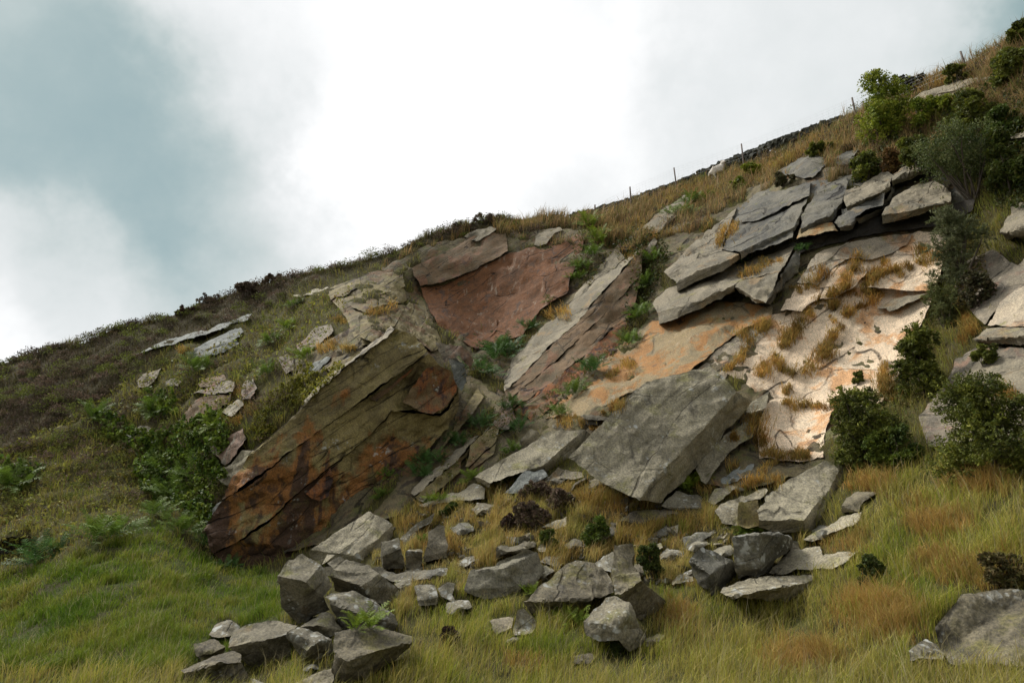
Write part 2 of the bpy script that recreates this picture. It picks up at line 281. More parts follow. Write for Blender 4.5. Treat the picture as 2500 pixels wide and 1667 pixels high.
def zone(px, py):
    z = np.zeros(np.shape(px), int)                       # 0 moor
    z[inpoly(px, py, CREST)] = 5; z[inpoly(px, py, HEATH)] = 4; z[inpoly(px, py, TALUS)] = 3; z[inpoly(px, py, MEADOW)] = 2; z[inpoly(px, py, LUSH)] = 1
    for (ex, ey, rx, ry) in DRYE:
        q = ((px-ex)/rx)**2 + ((py-ey)/ry)**2
        r_ = np.random.default_rng(int(ex+ey)).uniform(0, 1, np.shape(px))
        z[(q + 0.7*np.sin(px*0.09+ey)*np.sin(py*0.17+ex) + 2.4*r_) < 1.5] = 6
    return z
SOIL = np.array([(.10,.09,.034),(.055,.08,.016),(.11,.11,.032),(.14,.12,.042),(.085,.068,.042),(.12,.085,.042),(.15,.10,.045)])

# ------------------------------------------------------------------ the hill, one sheet from behind the viewer to beyond the crest
cx = np.concatenate([np.linspace(-1500, -120, 60), np.arange(-110, 2620, 7.0), np.linspace(2640, 4000, 60)])
nr = 230; tt = np.linspace(0, 1, nr); PX = np.repeat(cx[:, None], nr, 1); sy = skyy(cx)[:, None]
PY = sy + (2300 - sy) * (tt[None, :] ** 1.25)
D = depth(PX, PY); V = unproj(PX, PY, D)
flat = V.reshape(-1, 3)
amp = np.clip(D.ravel()/25, .35, 1.2)
bump = fbm(flat*0.55, 4, 3)*0.42 + fbm(flat*2.2, 3, 9)*0.10
edge = np.clip((PY - sy).ravel()/30, 0.25, 1)
V = (flat + np.array((0, -.35, .9))*(bump*amp*edge)[:, None]).reshape(V.shape)
back = []
top = V[:, 0]; hd = (top - CAM)*np.array((1, 1, 0)); hd /= np.linalg.norm(hd, axis=1)[:, None]
for s, dz in ((400, -60), (60, -12), (12, -2.4), (4, -.7), (1.5, -.2), (.6, -.04)):
    back.append(top + hd*s + np.array((0, 0, dz)))
front = []
bot = V[:, -1]; Xs = (cx-1250)/F
for yy, kx in ((1.0, 3.4), (-2, 5.), (-8, 9.), (-40, 40.), (-300, 260.)):
    front.append(np.stack([Xs*kx, np.full(len(cx), yy), np.full(len(cx), 0.0)], 1))
G = np.concatenate([np.stack(back, 1), V, np.stack(front, 1)], 1)
nc, nrr = G.shape[:2]
idx = np.arange(nc*nrr).reshape(nc, nrr)
quads = np.stack([idx[:-1, :-1], idx[:-1, 1:], idx[1:, 1:], idx[1:, :-1]], -1).reshape(-1, 4)
zz = zone(PX, PY); cv = SOIL[zz]
cfull = np.concatenate([np.repeat(cv[:, :1], len(back), 1), cv, np.repeat(cv[:, -1:], len(front), 1)], 1).reshape(-1, 3)
for _ in range(3):   # soften borders between turf kinds
    c4 = cfull.reshape(nc, nrr, 3); c4 = (c4 + np.roll(c4, 1, 0) + np.roll(c4, -1, 0) + np.roll(c4, 1, 1) + np.roll(c4, -1, 1))/5; cfull = c4.reshape(-1, 3)
m = bpy.data.materials.new('turf_and_soil'); m.use_nodes = True; t = NT(m.node_tree)
a = t.new('ShaderNodeAttribute', attribute_name='Col'); P = t.new('ShaderNodeNewGeometry').outputs['Position']
n1 = t.noise(P, 1.1, 8, .65); n2 = t.noise(P, 7, 6, .7); n3 = t.noise(P, 40, 4, .7)
c = t.mix(t.ss(n1, .38, .64, 0, .8), a.outputs['Color'], (.06, .045, .028)); c = t.mix(t.ss(n2, .4, .7, 0, .5), c, (.13, .13, .035)); c = t.mix(t.ss(n3, .35, .7, 0, .5), t.mix(.35, c, (.01, .01, .005)), c)
b = t.new('ShaderNodeBsdfPrincipled'); t.put(b.inputs['Base Color'], c); b.inputs['Roughness'].default_value = .95; b.inputs['Specular IOR Level'].default_value = .1
bp = t.new('ShaderNodeBump'); bp.inputs['Distance'].default_value = .12; bp.inputs['Strength'].default_value = .8; t.put(bp.inputs['Height'], t.math('MULTIPLY_ADD', n3, .4, n2)); t.put(b.inputs['Normal'], bp.outputs[0])
o_ = t.new('ShaderNodeOutputMaterial'); t.l.new(b.outputs[0], o_.inputs[0])
hill = mesh_np('hillside', G.reshape(-1, 3), quads, np.full(len(quads), 4), m, True, cfull)
tag(hill, kind='structure')
TV = [G.reshape(-1, 3)]; TF = [quads.tolist()]; TK = [0]      # geometry for finding where plants stand

# ------------------------------------------------------------------ rocks: facets traced, with their own depth, thickness and chipped surface
CR = {'A': (0, 550, 2.766), 'B': (450, 500, 2.766), 'C': (850, 400, 2.766), 'D': (1650, 50, 2.766), 'E': (1650, 550, 2.766), 'F': (0, 1000, 2.766), 'G': (450, 1100, 2.766), 'H': (1000, 850, 2.766),
      'I': (1100, 1150, 3.032), 'J': (1725, 1100, 3.032), 'K': (1400, 100, 2.936), 'L': (2050, 380, 5.227), 'N': (1000, 980, 5.8725), 'O': (300, 1000, 5.8725), 'Q': (2050, 150, 5.227), 'S': (0, 0, 1.0)}
OUTL = []
def rock(cr, name, label, mat, verts, faces=None, mode='ref', t=None, ref=None, lift=0.0, cat='boulder', group=None, parent=None, step=None, rough=1.0, seed=None, rnd=1, osc=1.0, lip=None, drop=20):
    ox, oy, s = CR[cr]
    v = np.array([(ox + a/s, oy + b/s, c) for a, b, c in verts], float)
    if faces is None: faces = [list(range(len(v)))]
    if lip:       # the broken front edge of an overhanging bed
        n0 = len(v); ex = v[lip].copy(); ex[:, 1] += drop*np.linspace(.55, 1, len(lip)); ex[:, 0] += drop*.12; ex[:, 2] += .42
        v = np.concatenate([v, ex])
        for q in range(len(lip)-1): faces = faces + [[lip[q+1], lip[q], n0+q, n0+q+1]]
    if mode == 'ref':
        if ref is None: k = int(np.argmax(v[:, 1])); rp_ = v[k, :2]; r0 = v[k, 2]
        else: rp_ = np.array((ox+ref[0]/s, oy+ref[1]/s)); r0 = 0.0
        d0 = float(depth(np.array([rp_[0]]), np.array([min(rp_[1], 2200)]))[0]) - lift
        dd = d0 - r0 + v[:, 2]
        if t is None: t = 0.55*(np.ptp(v[:, 0])*d0/F)**.9 + 0.15
        sg = depth(v[:, 0], np.minimum(v[:, 1], 2200)); wv = np.minimum(dd, sg - .20) if len(faces) <= 2 and lift < .5 else dd     # low slabs show clear of the turf
    elif mode == 'abs':
        wv = v[:, 2]; t = t or 1.5; d0 = float(wv.mean())
    else:
        wv = v[:, 2]*osc; t = t or 1.2; d0 = float(depth(v[:, 0].mean()[None], v[:, 1].mean()[None])[0])
    if step is None: step = 4.0 if np.ptp(v[:, 0]) < 260 else 5.5
    sd_ = seed if seed is not None else (hash_((name, round(v[0, 0]), round(v[0, 1]))) % 997)
    r = np.random.default_rng(sd_)
    # facet triangles for interpolation
    T = []
    for f in faces:
        for tri in tessellate_polygon([[Vector((v[i, 0], v[i, 1], 0)) for i in f]]): T.append([f[j] for j in tri])
    T = np.array(T)
    def interp(q):
        out = np.full(len(q), np.nan)
        for a, b_, c_ in T:
            A, B_, C_ = v[a, :2], v[b_, :2], v[c_, :2]; det = (B_[0]-A[0])*(C_[1]-A[1]) - (C_[0]-A[0])*(B_[1]-A[1])
            if abs(det) < 1e-6: continue
            l1 = ((q[:, 0]-A[0])*(C_[1]-A[1]) - (C_[0]-A[0])*(q[:, 1]-A[1]))/det; l2 = ((B_[0]-A[0])*(q[:, 1]-A[1]) - (q[:, 0]-A[0])*(B_[1]-A[1]))/det
            k = np.isnan(out) & (l1 > -1e-3) & (l2 > -1e-3) & (l1+l2 < 1.001)
            out[k] = (wv[a]*(1-l1-l2) + wv[b_]*l1 + wv[c_]*l2)[k]
        return out
    pts = [tuple(p) for p in v[:, :2]]; wl = list(wv); es = []; done = {}; chain = {}
    for f in faces:
        for i in range(len(f)):
            a, b_ = f[i], f[(i+1) % len(f)]; k = (min(a, b_), max(a, b_))
            if k in done: continue
            done[k] = 1; ch_ = [a]; L = np.hypot(*(v[a, :2]-v[b_, :2])); n = max(1, int(L/step)); prev = a
            if n > 1:
                nrm = np.array((-(v[b_, 1]-v[a, 1]), v[b_, 0]-v[a, 0]))/L
                tt_ = np.arange(1, n)/n; ss_ = tt_*L
                if nrm[0] < 0 or (nrm[0] == 0 and nrm[1] < 0): nrm = -nrm      # neighbours share the same broken line
                q2 = v[a, :2]*(1-tt_[:, None]) + v[b_, :2]*tt_[:, None]
                j = (perlin(np.stack([q2[:, 0]*.045, q2[:, 1]*.045, np.full(n-1, .5)], 1), 61)*5.0 + perlin(np.stack([q2[:, 0]*.15, q2[:, 1]*.15, np.full(n-1, .5)], 1), 62)*3.2)*np.minimum(1, np.minimum(ss_, L-ss_)/8)*min(1, L/60+.25)*(.7 if mode == 'surf' else .8)
                for q in range(n-1):
                    p = v[a, :2]*(1-tt_[q]) + v[b_, :2]*tt_[q] + nrm*j[q]
                    pts.append(tuple(p)); wl.append(wv[a]*(1-tt_[q]) + wv[b_]*tt_[q]); es.append((prev, len(pts)-1)); prev = len(pts)-1; ch_.append(prev)
            es.append((prev, b_)); chain[(a, b_)] = ch_; chain[(b_, a)] = [b_] + ch_[1:][::-1]
    lo = v[:, :2].min(0); hi = v[:, :2].max(0)
    gx, gy = np.meshgrid(np.arange(lo[0], hi[0], step), np.arange(lo[1], hi[1], step*.87)); gx[1::2] += step/2
    g = np.stack([gx.ravel(), gy.ravel()], 1); g += r.uniform(-.28, .28, g.shape)*step
    gw = interp(g); k = ~np.isnan(gw); g = g[k]; gw = gw[k]
    ep = np.array(pts)
    if len(g):
        keep = np.ones(len(g), bool)
        for p in ep: keep &= ((g-p)**2).sum(1) > (step*.6)**2
        g = g[keep]; gw = gw[keep]
    allp = [Vector(p) for p in pts] + [Vector(p) for p in g]; W0 = np.concatenate([wl, gw])
    ov, oe, of, origv, _, _ = delaunay_2d_cdt(allp, es, [], 0, 1e-4)
    q = np.array([(p.x, p.y) for p in ov]); wi = np.array([W0[o[0]] if len(o) else np.nan for o in origv])
    bad = np.isnan(wi)
    if bad.any(): wi[bad] = np.nan_to_num(interp(q[bad]), nan=float(np.mean(wv)))
    of = np.array([f for f in of if len(f) == 3]); cen = q[of].mean(1); ins = np.zeros(len(of), bool)
    for f in faces: ins |= inpoly(cen[:, 0], cen[:, 1], [pts[i] for j in range(len(f)) for i in chain[(f[j], f[(j+1) % len(f)])]])
    of = of[ins]
    used = np.unique(of); rm = -np.ones(len(q), int); rm[used] = np.arange(len(used)); of = rm[of]; q = q[used]; wi = wi[used]
    A = q[of[:, 0]]; B_ = q[of[:, 1]]; C_ = q[of[:, 2]]
    sgn = (B_[:, 0]-A[:, 0])*(C_[:, 1]-A[:, 1]) - (C_[:, 0]-A[:, 0])*(B_[:, 1]-A[:, 1]); of[sgn > 0] = of[sgn > 0][:, ::-1]
    base = depth(q[:, 0], q[:, 1]) if mode == 'surf' else 0.0
    P = unproj(q[:, 0], q[:, 1], base + wi)
    n = len(q); e_ = np.concatenate([of[:, [0, 1]], of[:, [1, 2]], of[:, [2, 0]]])
    # ease the sharp edges a little
    for _ in range(rnd):
        acc = np.zeros((n, 3)); cnt = np.zeros(n); np.add.at(acc, e_[:, 0], P[e_[:, 1]]); np.add.at(cnt, e_[:, 0], 1); np.add.at(acc, e_[:, 1], P[e_[:, 0]]); np.add.at(cnt, e_[:, 1], 1)
        P = P*.74 + acc/np.maximum(cnt, 1)[:, None]*.26
    fn = np.cross(P[of[:, 1]]-P[of[:, 0]], P[of[:, 2]]-P[of[:, 0]]); vn = np.zeros((n, 3))
    for k in range(3): np.add.at(vn, of[:, k], fn)
    vn /= np.maximum(np.linalg.norm(vn, axis=1), 1e-9)[:, None]
    sc_r = d0/15.0; so_ = sd_*1.7 if mode == 'ref' else 0.0
    lam = P @ NB
    disp = fbm(P*.9/sc_r**.5 + so_, 4, 5)*.085 + fbm(P*6.0/sc_r + so_, 3, 21)*.028
    st_ = np.stack([P @ BA*.5, P @ BB*.5, lam*3.2], 1); disp += (np.abs(perlin(st_, 31)))*-.07 + .02
    disp -= np.clip(perlin(P*1.7/sc_r**.5 + so_ + 40, 3)-.18, 0, 1)*.22 + np.clip(perlin(P*4.1/sc_r**.5 + so_, 6)-.22, 0, 1)*.10
    P = P + vn*(disp*rough*min(1.6, sc_r**.8))[:, None]
    # thickness: the outline runs back into the ground
    key = {}
    for a, b_ in e_: key[(min(a, b_), max(a, b_))] = key.get((min(a, b_), max(a, b_)), 0) + 1
    be = [(a, b_) for a, b_ in e_ if key[(min(a, b_), max(a, b_))] == 1]
    bv = sorted({a for e2 in be for a in e2}); bi = {a: n+i for i, a in enumerate(bv)}
    dirs = P[bv]-CAM; dirs /= np.linalg.norm(dirs, axis=1)[:, None]
    cpt = P.mean(0) + (P.mean(0)-CAM)/np.linalg.norm(P.mean(0)-CAM)*t*1.15
    PB = P[bv] + dirs*t
    VV = np.concatenate([P, PB*.9+cpt*.1, cpt[None]]) if mode == 'ref' else np.concatenate([P, PB]); ci = len(VV)-1
    loops = of.ravel().tolist(); sizes = [3]*len(of)
    for a, b_ in be: loops += [b_, a, bi[a], bi[b_]]; sizes.append(4); 
    if mode == 'ref':
        for a, b_ in be: loops += [bi[b_], bi[a], ci]; sizes.append(3)
    if mat in ('grey', 'greylichen') and mode == 'ref': mat = (mat, 'grey2', mat, 'grey3', mat)[sd_ % 5]
    o = mesh_np(name, VV, loops, sizes, M[mat], True, parent=parent)
    o.data.set_sharp_from_angle(angle=math.radians(27))
    if parent is None:
        recenter(o, (VV[:, 0].mean(), VV[:, 1].mean(), VV[:, 2].min())); tag(o, label, cat, group)
    elif label: o['label'] = label
    nf = len(TV); off_ = sum(len(x) for x in TV); TV.append(VV[:n]); TF.append((of+off_).tolist()); TK.append(1)
    return o
def hash_(x):
    h = 17
    for ch in str(x): h = (h*31 + ord(ch)) & 0xffffff
    return h
def face(name, label, cat='rock face'):
    o = empty(name); tag(o, label, cat); return o
# ---- boulder pile, lower left of centre
rock('G', 'boulder', 'large flat-topped lichened block at the top of the boulder pile, against the rust-stained cliff', 'slab',
 [(848,668,0),(1245,407,1.3),(1300,432,1.3),(1405,500,1.2),(1315,592,.5),(1145,705,0),(1255,785,.15),(1340,745,.55),(838,705,.1),(925,757,.1),(1412,565,1.3)], [[0,1,2,3,4,5],[0,5,6,9,8],[5,4,7,6],[4,3,10,7]], ref=(1100,800))
rock('G', 'boulder', 'tall upright boulder at the left end of the pile, dark undercut front, pale cap', 'grey',
 [(627,845,.15),(700,735,.55),(795,697,.75),(922,768,.65),(820,885,0),(1005,915,.7),(945,985,.4),(985,1075,.6),(890,1110,.55),(775,1192,.6),(655,1050,.55)], [[0,1,2,3,4],[0,4,9,10],[4,3,5,6],[4,6,7,8,9]], ref=(775,1180), lift=.5)
rock('G', 'boulder', 'long grey block with a pale sloping top, right of the tall upright boulder', 'grey',
 [(985,840,.1),(1012,800,.2),(962,752,.55),(1050,700,.75),(1250,782,.7),(1315,832,.5),(1195,912,0),(1265,1005,.25),(1450,1085,.6),(1535,1060,.95),(1440,930,.7),(1020,950,.5),(1150,960,.4)], [[0,1,2,3,4,5,6],[0,6,7,12,11],[6,5,10,9,8,7]], ref=(1300,1060), lift=.2)
rock('G', 'stone', 'small rounded stone wedged between the tall boulder and the long grey block', 'slab', [(928,785,.1),(985,775,.15),(1012,805,.1),(990,842,0),(945,842,0)], ref=(960,990), lift=-.1, cat='stone')
rock('G', 'stone', 'thin tilted stone leaning on the flat-topped block above the small rounded stone', 'slab', [(925,768,0),(965,698,.3),(1022,706,.3),(960,752,.05)], ref=(960,1000), lift=-.3, cat='stone')
rock('G', 'boulder', 'tilted lichened slab in front of the boulder pile, fern growing before it', 'greylichen',
 [(948,990,.25),(985,965,.35),(1130,948,.6),(1265,1020,.55),(1415,1110,.45),(1440,1170,.35),(1195,1105,0),(1070,1060,.05),(985,1020,.15),(1010,1085,.4),(1080,1200,.35),(1200,1215,.15),(1420,1205,.35)], [[0,1,2,3,4,5,6,7,8],[8,7,6,11,10,9],[6,5,12,11]], ref=(1150,1215), lift=.15)
rock('G', 'boulder', 'small dark wedge of rock beneath the tall upright boulder', 'grey',
 [(780,1190,.1),(930,1092,.5),(1008,1118,.45),(905,1175,0),(1062,1215,.3),(985,1250,.2),(800,1218,.2)], [[0,1,2,3],[3,2,4,5],[0,3,5,6]])
rock('G', 'boulder', 'broad low boulder with a dark vertical front at the foot of the pile', 'grey',
 [(283,1330,.15),(325,1205,.55),(480,1170,.75),(625,1158,.85),(765,1198,.7),(700,1238,.3),(515,1280,0),(722,1330,.5),(690,1445,.45),(470,1455,.3),(385,1395,.3)], [[0,1,2,3,4,5,6],[0,6,9,10],[6,5,7,8,9]])
rock('G', 'boulder', 'angular grey boulder touching the right side of the broad low boulder', 'greylichen',
 [(700,1228,.25),(770,1198,.5),(930,1238,.45),(1008,1272,.45),(905,1290,.08),(828,1348,0),(780,1328,.1),(1002,1385,.5),(900,1420,.3),(800,1430,.3),(750,1330,.4)], [[0,1,2,4,5,6],[2,3,7,8,4],[4,8,9,5],[0,6,5,9,10]])
rock('G', 'boulder', 'nearest block with a white-speckled lichened top and dark front, at the bottom edge', 'greylichen',
 [(1008,1232,.55),(1278,1180,.95),(1540,1255,.85),(1535,1290,.75),(1290,1350,.2),(1095,1425,0),(1005,1350,.2),(1095,1580,.25),(1008,1545,.4),(1215,1562,.35),(1420,1422,.75),(1520,1345,.9)], [[0,1,2,3,4,5,6],[6,5,7,8],[5,4,9,7],[4,3,11,10,9]])
rock('G', 'stone', 'small peaked stone at the far left of the boulders', 'grey', [(165,1255,.1),(205,1185,.3),(300,1147,.4),(290,1195,.1),(230,1267,0),(378,1192,.35),(300,1265,.15)], [[0,1,2,3,4],[3,2,5,6,4]], cat='stone')
rock('G', 'boulder', 'flat lichened stone left of the broad low boulder', 'greylichen', [(58,1305,.2),(205,1262,.45),(278,1322,.25),(180,1368,0),(80,1385,0),(265,1372,.3),(120,1410,.15)], [[0,1,2,3,4],[3,2,5,6,4]])
rock('G', 'boulder', 'low boulder half hidden by long grass in the bottom left corner of the boulders', 'grey', [(-30,1470,.2),(110,1415,.4),(330,1352,.6),(388,1375,.5),(380,1420,.25),(230,1432,.05),(0,1502,0),(475,1585,.25),(200,1625,.2),(-35,1585,.15)], [[0,1,2,3,4,5,6],[6,5,4,7,8,9]])
rock('G', 'stone', 'small wedge stone at the bottom edge beside the long grass', 'grey', [(378,1585,0),(422,1520,.3),(545,1575,.1),(520,1620,0)], cat='stone')
rock('G', 'boulder', 'flat buried slab at the bottom edge, left of the nearest block', 'slab', [(725,1580,0),(860,1522,.3),(1003,1475,.5),(1010,1560,.3),(960,1640,0)], lift=.05)
rock('G', 'boulder', 'dark cube-like block with a pale face, below the flat-topped block', 'grey', [(1318,605,.25),(1450,583,.4),(1466,660,.1),(1340,712,0),(1490,770,.25),(1470,800,.25),(1352,792,.2),(1335,745,.3)], [[0,1,2,3],[3,2,4,5,6],[0,3,6,7]], lift=.15)
rock('G', 'boulder', 'dark squat block between the cube-like block and the pale leaning slab', 'grey', [(1490,670,.1),(1540,652,.3),(1605,658,.3),(1610,675,0),(1608,752,.15),(1590,797,.15),(1494,797,.15)], [[0,1,2,3],[0,3,4,5,6]])
rock('G', 'boulder', 'pale pinkish slab leaning upright on the grass', 'ledgepale', [(1610,720,0),(1640,640,.12),(1645,545,.35),(1720,500,.5),(1758,515,.5),(1768,600,.3),(1785,650,.15),(1772,680,.05),(1778,715,.15),(1620,752,.15)], [[0,1,2,3,4,5,6,7],[0,7,8,9]], lift=.05)
rock('G', 'boulder', 'narrow tilted lichened slab above the cube-like block', 'greylichen', [(1450,590,.1),(1580,480,.5),(1690,418,.9),(1670,485,.7),(1560,545,.3),(1470,605,0),(1570,582,.4),(1480,637,.1)], [[0,1,2,3,4,5],[5,4,6,7]])
rock('G', 'boulder', 'low flat slab lying in grass below the dark squat block', 'greylichen', [(1255,790,.3),(1320,775,.4),(1430,825,.3),(1580,798,.55),(1745,828,.5),(1740,852,.35),(1600,882,.05),(1430,897,0),(1380,880,.1)], lift=.12)
rock('G', 'boulder', 'small bright lichened block with a broken step, below the low flat slab', 'greylichen', [(1552,918,.3),(1600,905,.35),(1690,908,.35),(1715,985,.05),(1575,1015,0),(1715,1027,.15),(1580,1052,.15)], [[0,1,2,3,4],[4,3,5,6]])
rock('G', 'stone', 'small pointed stone leaning beside the bright lichened block', 'greylichen', [(1705,930,.15),(1780,885,.3),(1830,892,.3),(1810,970,.1),(1840,1032,.1),(1780,1012,0),(1730,988,0)], cat='stone')
rock('G', 'stone', 'flat oval stone alone on the grass right of the pale leaning slab', 'greylichen', [(1843,742,.05),(1900,705,.3),(1965,705,.3),(1960,740,.15),(1900,772,0),(1845,774,0)], cat='stone', lift=.05)
rock('I', 'boulder', 'broad boulder with a red-stained front face in the middle of the slope', 'redboulder', [(95,880,.1),(145,730,.35),(325,685,.4),(430,700,.15),(440,780,.08),(530,850,0),(520,912,.05),(250,948,.05),(570,572,.75),(640,600,.85),(700,745,.75),(610,860,.4)], [[0,1,2,3,4,5,6,7],[3,2,8,9,10,11,5,4]], lift=.25)
rock('I', 'boulder', 'flat-topped stone behind the red-stained boulder', 'grey', [(335,567,.15),(375,550,.4),(520,549,.5),(562,568,.3),(450,592,.05),(560,590,.4),(335,660,.1)], [[0,1,2,3,4],[0,4,3,5,6]], lift=.2)
# ---- central boulders
rock('I', 'boulder', 'big smooth dark grey boulder with a pointed top, lower centre', 'grey',
 [(535,965,.1),(650,860,.35),(865,690,.9),(935,672,1.0),(1060,690,1.0),(1165,745,.8),(1206,840,.45),(1207,895,.3),(1050,948,.05),(750,962,0),(600,1065,.25),(830,1022,.3),(1040,992,.35)], [[0,1,2,3,4,5,6,7,8,9],[0,9,11,10],[9,8,12,11]], lift=.1)
rock('I', 'boulder', 'tall blue-white lichened boulder with a black shadowed side, right of the smooth dark boulder', 'greylichen',
 [(1210,545,.9),(1350,532,1.05),(1372,600,.95),(1345,665,.75),(1390,740,.6),(1415,805,.3),(1255,915,0),(1215,915,.08),(1190,755,.4),(1205,640,.7),(1595,965,.8),(1570,1015,.75),(1395,1095,.5),(1270,975,.35)], [[0,1,2,3,9],[9,3,4,8],[8,4,5,6,7],[5,10,11,12],[5,12,13,6]], lift=.15)
rock('I', 'boulder', 'pale lichened rock wedged behind the tall blue-white boulder', 'greylichen', [(1055,697,.3),(1205,588,.7),(1212,650,.5),(1190,752,.0),(1130,735,0)], ref=(1190,850), lift=-.6)
rock('I', 'boulder', 'rounded grey boulder in front of the smooth dark boulder, shrub at its foot', 'grey',
 [(980,1110,.3),(1040,1035,.5),(1150,935,.75),(1215,930,.75),(1320,975,.6),(1372,1060,.45),(1300,1070,.2),(1220,1165,.1),(1150,1140,.15),(1397,1160,.4),(1445,1215,.35),(1410,1295,.25),(1320,1335,.15),(1240,1250,.05),(1100,1260,.1),(1000,1210,.2)], [[0,1,2,3,4,6,7,8],[4,5,9,7,6],[0,8,7,13,14,15],[7,9,10,11,12,13]], lift=.1)
rock('I', 'stone', 'pale flat stone in the grass left of the smooth dark boulder', 'ledgepale', [(283,1112,.1),(370,1085,.35),(467,1090,.35),(452,1167,.1),(335,1212,0)], cat='stone')
rock('I', 'stone', 'brownish upright stone beside the pale flat stone', 'grey', [(460,1172,.05),(490,1030,.2),(540,1014,.25),(600,1070,.2),(645,1132,.2),(600,1202,.05),(470,1225,0)], cat='stone', lift=.05)
rock('I', 'boulder', 'box-shaped grey boulder with sharp edges, right of centre', 'grey',
 [(1772,650,.4),(1790,605,.5),(1870,557,.75),(2090,662,.75),(1960,725,.22),(1922,765,0),(1912,885,.12),(1835,830,.3),(1790,750,.45),(2125,800,.9),(2000,895,.45),(1940,925,.15)], [[0,1,2,3,4,5],[0,5,6,7,8],[5,4,3,9,10,11,6]], lift=.12)
rock('I', 'boulder', 'flat white-lichened slab lying below the great leaning slab', 'greylichen', [(1235,365,.1),(1340,302,.5),(1600,272,.85),(1702,322,.75),(1570,345,.35),(1440,385,.05),(1450,407,.2),(1240,392,.2)], [[0,1,2,3,4,5],[0,5,6,7]], lift=.15)
rock('I', 'boulder', 'lichen-spotted block under the right foot of the great leaning slab', 'greylichen', [(1555,262,.1),(1668,145,.65),(1860,178,.7),(1863,270,.3),(1690,297,.05)], lift=.2)
rock('I', 'boulder', 'lichened slab tilted on the grass above the box-shaped boulder', 'greylichen', [(1715,490,.2),(1830,455,.5),(1957,430,.8),(1950,447,.7),(1800,582,.05),(1730,587,0)], lift=.1)
rock('I', 'stone', 'small mossy stone left of the box-shaped boulder', 'slab', [(1632,820,.1),(1700,775,.35),(1790,768,.45),(1800,812,.2),(1640,842,0)], cat='stone', lift=.05)
rock('I', 'stone', 'small white-lichened stone half hidden by a fern, behind the red-stained boulder', 'greylichen', [(640,580,.05),(690,512,.25),(727,545,.2),(702,602,0),(652,598,0)], cat='stone', lift=.08)
rock('I', 'stone', 'flat grey stone showing through grass below the heather clump', 'slab', [(668,420,.1),(770,380,.4),(862,348,.6),(857,412,.3),(790,437,0)], cat='stone', lift=.08)
rock('I', 'stone', 'little grey stone sunk in the orange grass below the white-lichened slab', 'slab', [(1600,417,.1),(1690,393,.3),(1682,462,.05),(1622,452,0)], cat='stone', lift=.05)
rock('I', 'stone', 'thin brown stone on bare earth left of the tilted lichened slab', 'slab', [(1440,582,.1),(1560,528,.4),(1572,562,.2),(1480,622,0)], cat='stone', lift=.05)
# ---- great slab and its neighbours
rock('H', 'boulder', 'great leaning rectangular slab, the largest loose block, right of centre', 'slab',
 [(1070,745,.9),(1530,270,2.55),(1580,238,2.7),(2020,118,3.3),(2065,150,3.15),(2212,292,2.5),(1845,690,1.25),(1630,905,.45),(1550,1030,0),(1440,975,.2),(1250,888,.5),(1180,828,.7),(2305,365,2.9),(2280,410,2.9),(2140,560,2.5),(1850,900,1.5),(1685,1046,.75)], [list(range(12)),[5,12,13,14,15,16,8,7,6]], lift=.75, t=2.2, rough=1.0, step=4.5)
rock('H', 'boulder', 'long flat slab lying left of the great leaning slab', 'slab',
 [(438,868,.4),(740,690,1.4),(935,558,2.1),(1185,546,2.3),(1060,650,1.65),(900,790,.75),(760,838,.45),(540,912,0),(1228,578,2.6),(1232,640,2.4),(1090,740,1.8),(930,835,1.2),(790,852,.8),(542,942,.3),(460,900,.6)], [[0,1,2,3,4,5,6,7],[3,8,9,10,11,12,6,5,4],[0,7,13,14]], lift=.6, t=1.8, rough=.7)
rock('H', 'boulder', 'pinkish rock under the dark hollow between the two big slabs', 'ledgepale', [(938,872,.1),(1000,798,.4),(1100,832,.4),(1170,838,.4),(1182,872,.2),(1100,890,0)], lift=.15)
rock('H', 'boulder', 'blue-white lichened rock below the long flat slab', 'bluegrey', [(635,980,.1),(780,825,.5),(840,838,.4),(905,816,.45),(938,870,.2),(820,912,.05),(740,977,0)], lift=.3)
rock('H', 'boulder', 'olive slab tilting out of the grass at the foot of the pale rock ramp', 'slab', [(60,1068,.1),(290,978,.9),(440,913,1.4),(512,940,1.2),(500,1002,.7),(250,1052,.05),(100,1080,0)], lift=.3)
rock('H', 'boulder', 'lichened block above the left end of the long flat slab', 'grey', [(740,625,.1),(820,543,.6),(882,588,.5),(865,622,.3),(760,682,0)], lift=.45)
rock('H', 'stone', 'thin stone slab on the orange grass left of the great leaning slab', 'grey', [(1145,452,.2),(1200,448,.4),(1340,470,.4),(1322,507,.1),(1180,477,0)], cat='stone', lift=.45)
rock('H', 'stone', 'small pale square stone under the thin stone slab', 'greylichen', [(1190,490,.1),(1275,485,.2),(1270,525,0),(1200,517,0)], cat='stone', lift=.5)
rock('H', 'stone', 'upright little stone leaning on the left edge of the great slab', 'grey', [(1372,415,.3),(1406,430,.3),(1390,465,.2),(1330,522,0),(1330,480,.1)], cat='stone', lift=.7)
rock('H', 'stone', 'flat stone at the left end of the orange grass ledge', 'grey', [(960,520,.2),(1050,515,.4),(1085,545,.2),(1010,557,0),(965,547,0)], cat='stone', lift=.5)
rock('H', 'stone', 'thin pale stone standing in heather below the dark hollow', 'ledgepale', [(1085,955,0),(1120,905,.15),(1190,868,.3),(1202,878,.25),(1140,915,.1),(1092,962,0)], cat='stone', lift=.1)
rock('H', 'boulder', 'long grey strip of rock beneath the right edge of the great slab', 'slab', [(1940,790,.4),(2140,575,1.2),(2330,440,1.9),(2342,500,1.6),(2322,592,1.2),(2160,700,.8),(2000,930,0),(1965,900,.1)], lift=.35, t=1.2)
rock('E', 'boulder', 'grey block behind the upper corner of the great slab', 'slab', [(470,1262,.2),(510,1190,.5),(632,1118,.9),(612,1232,.3),(520,1272,0)], lift=.8)
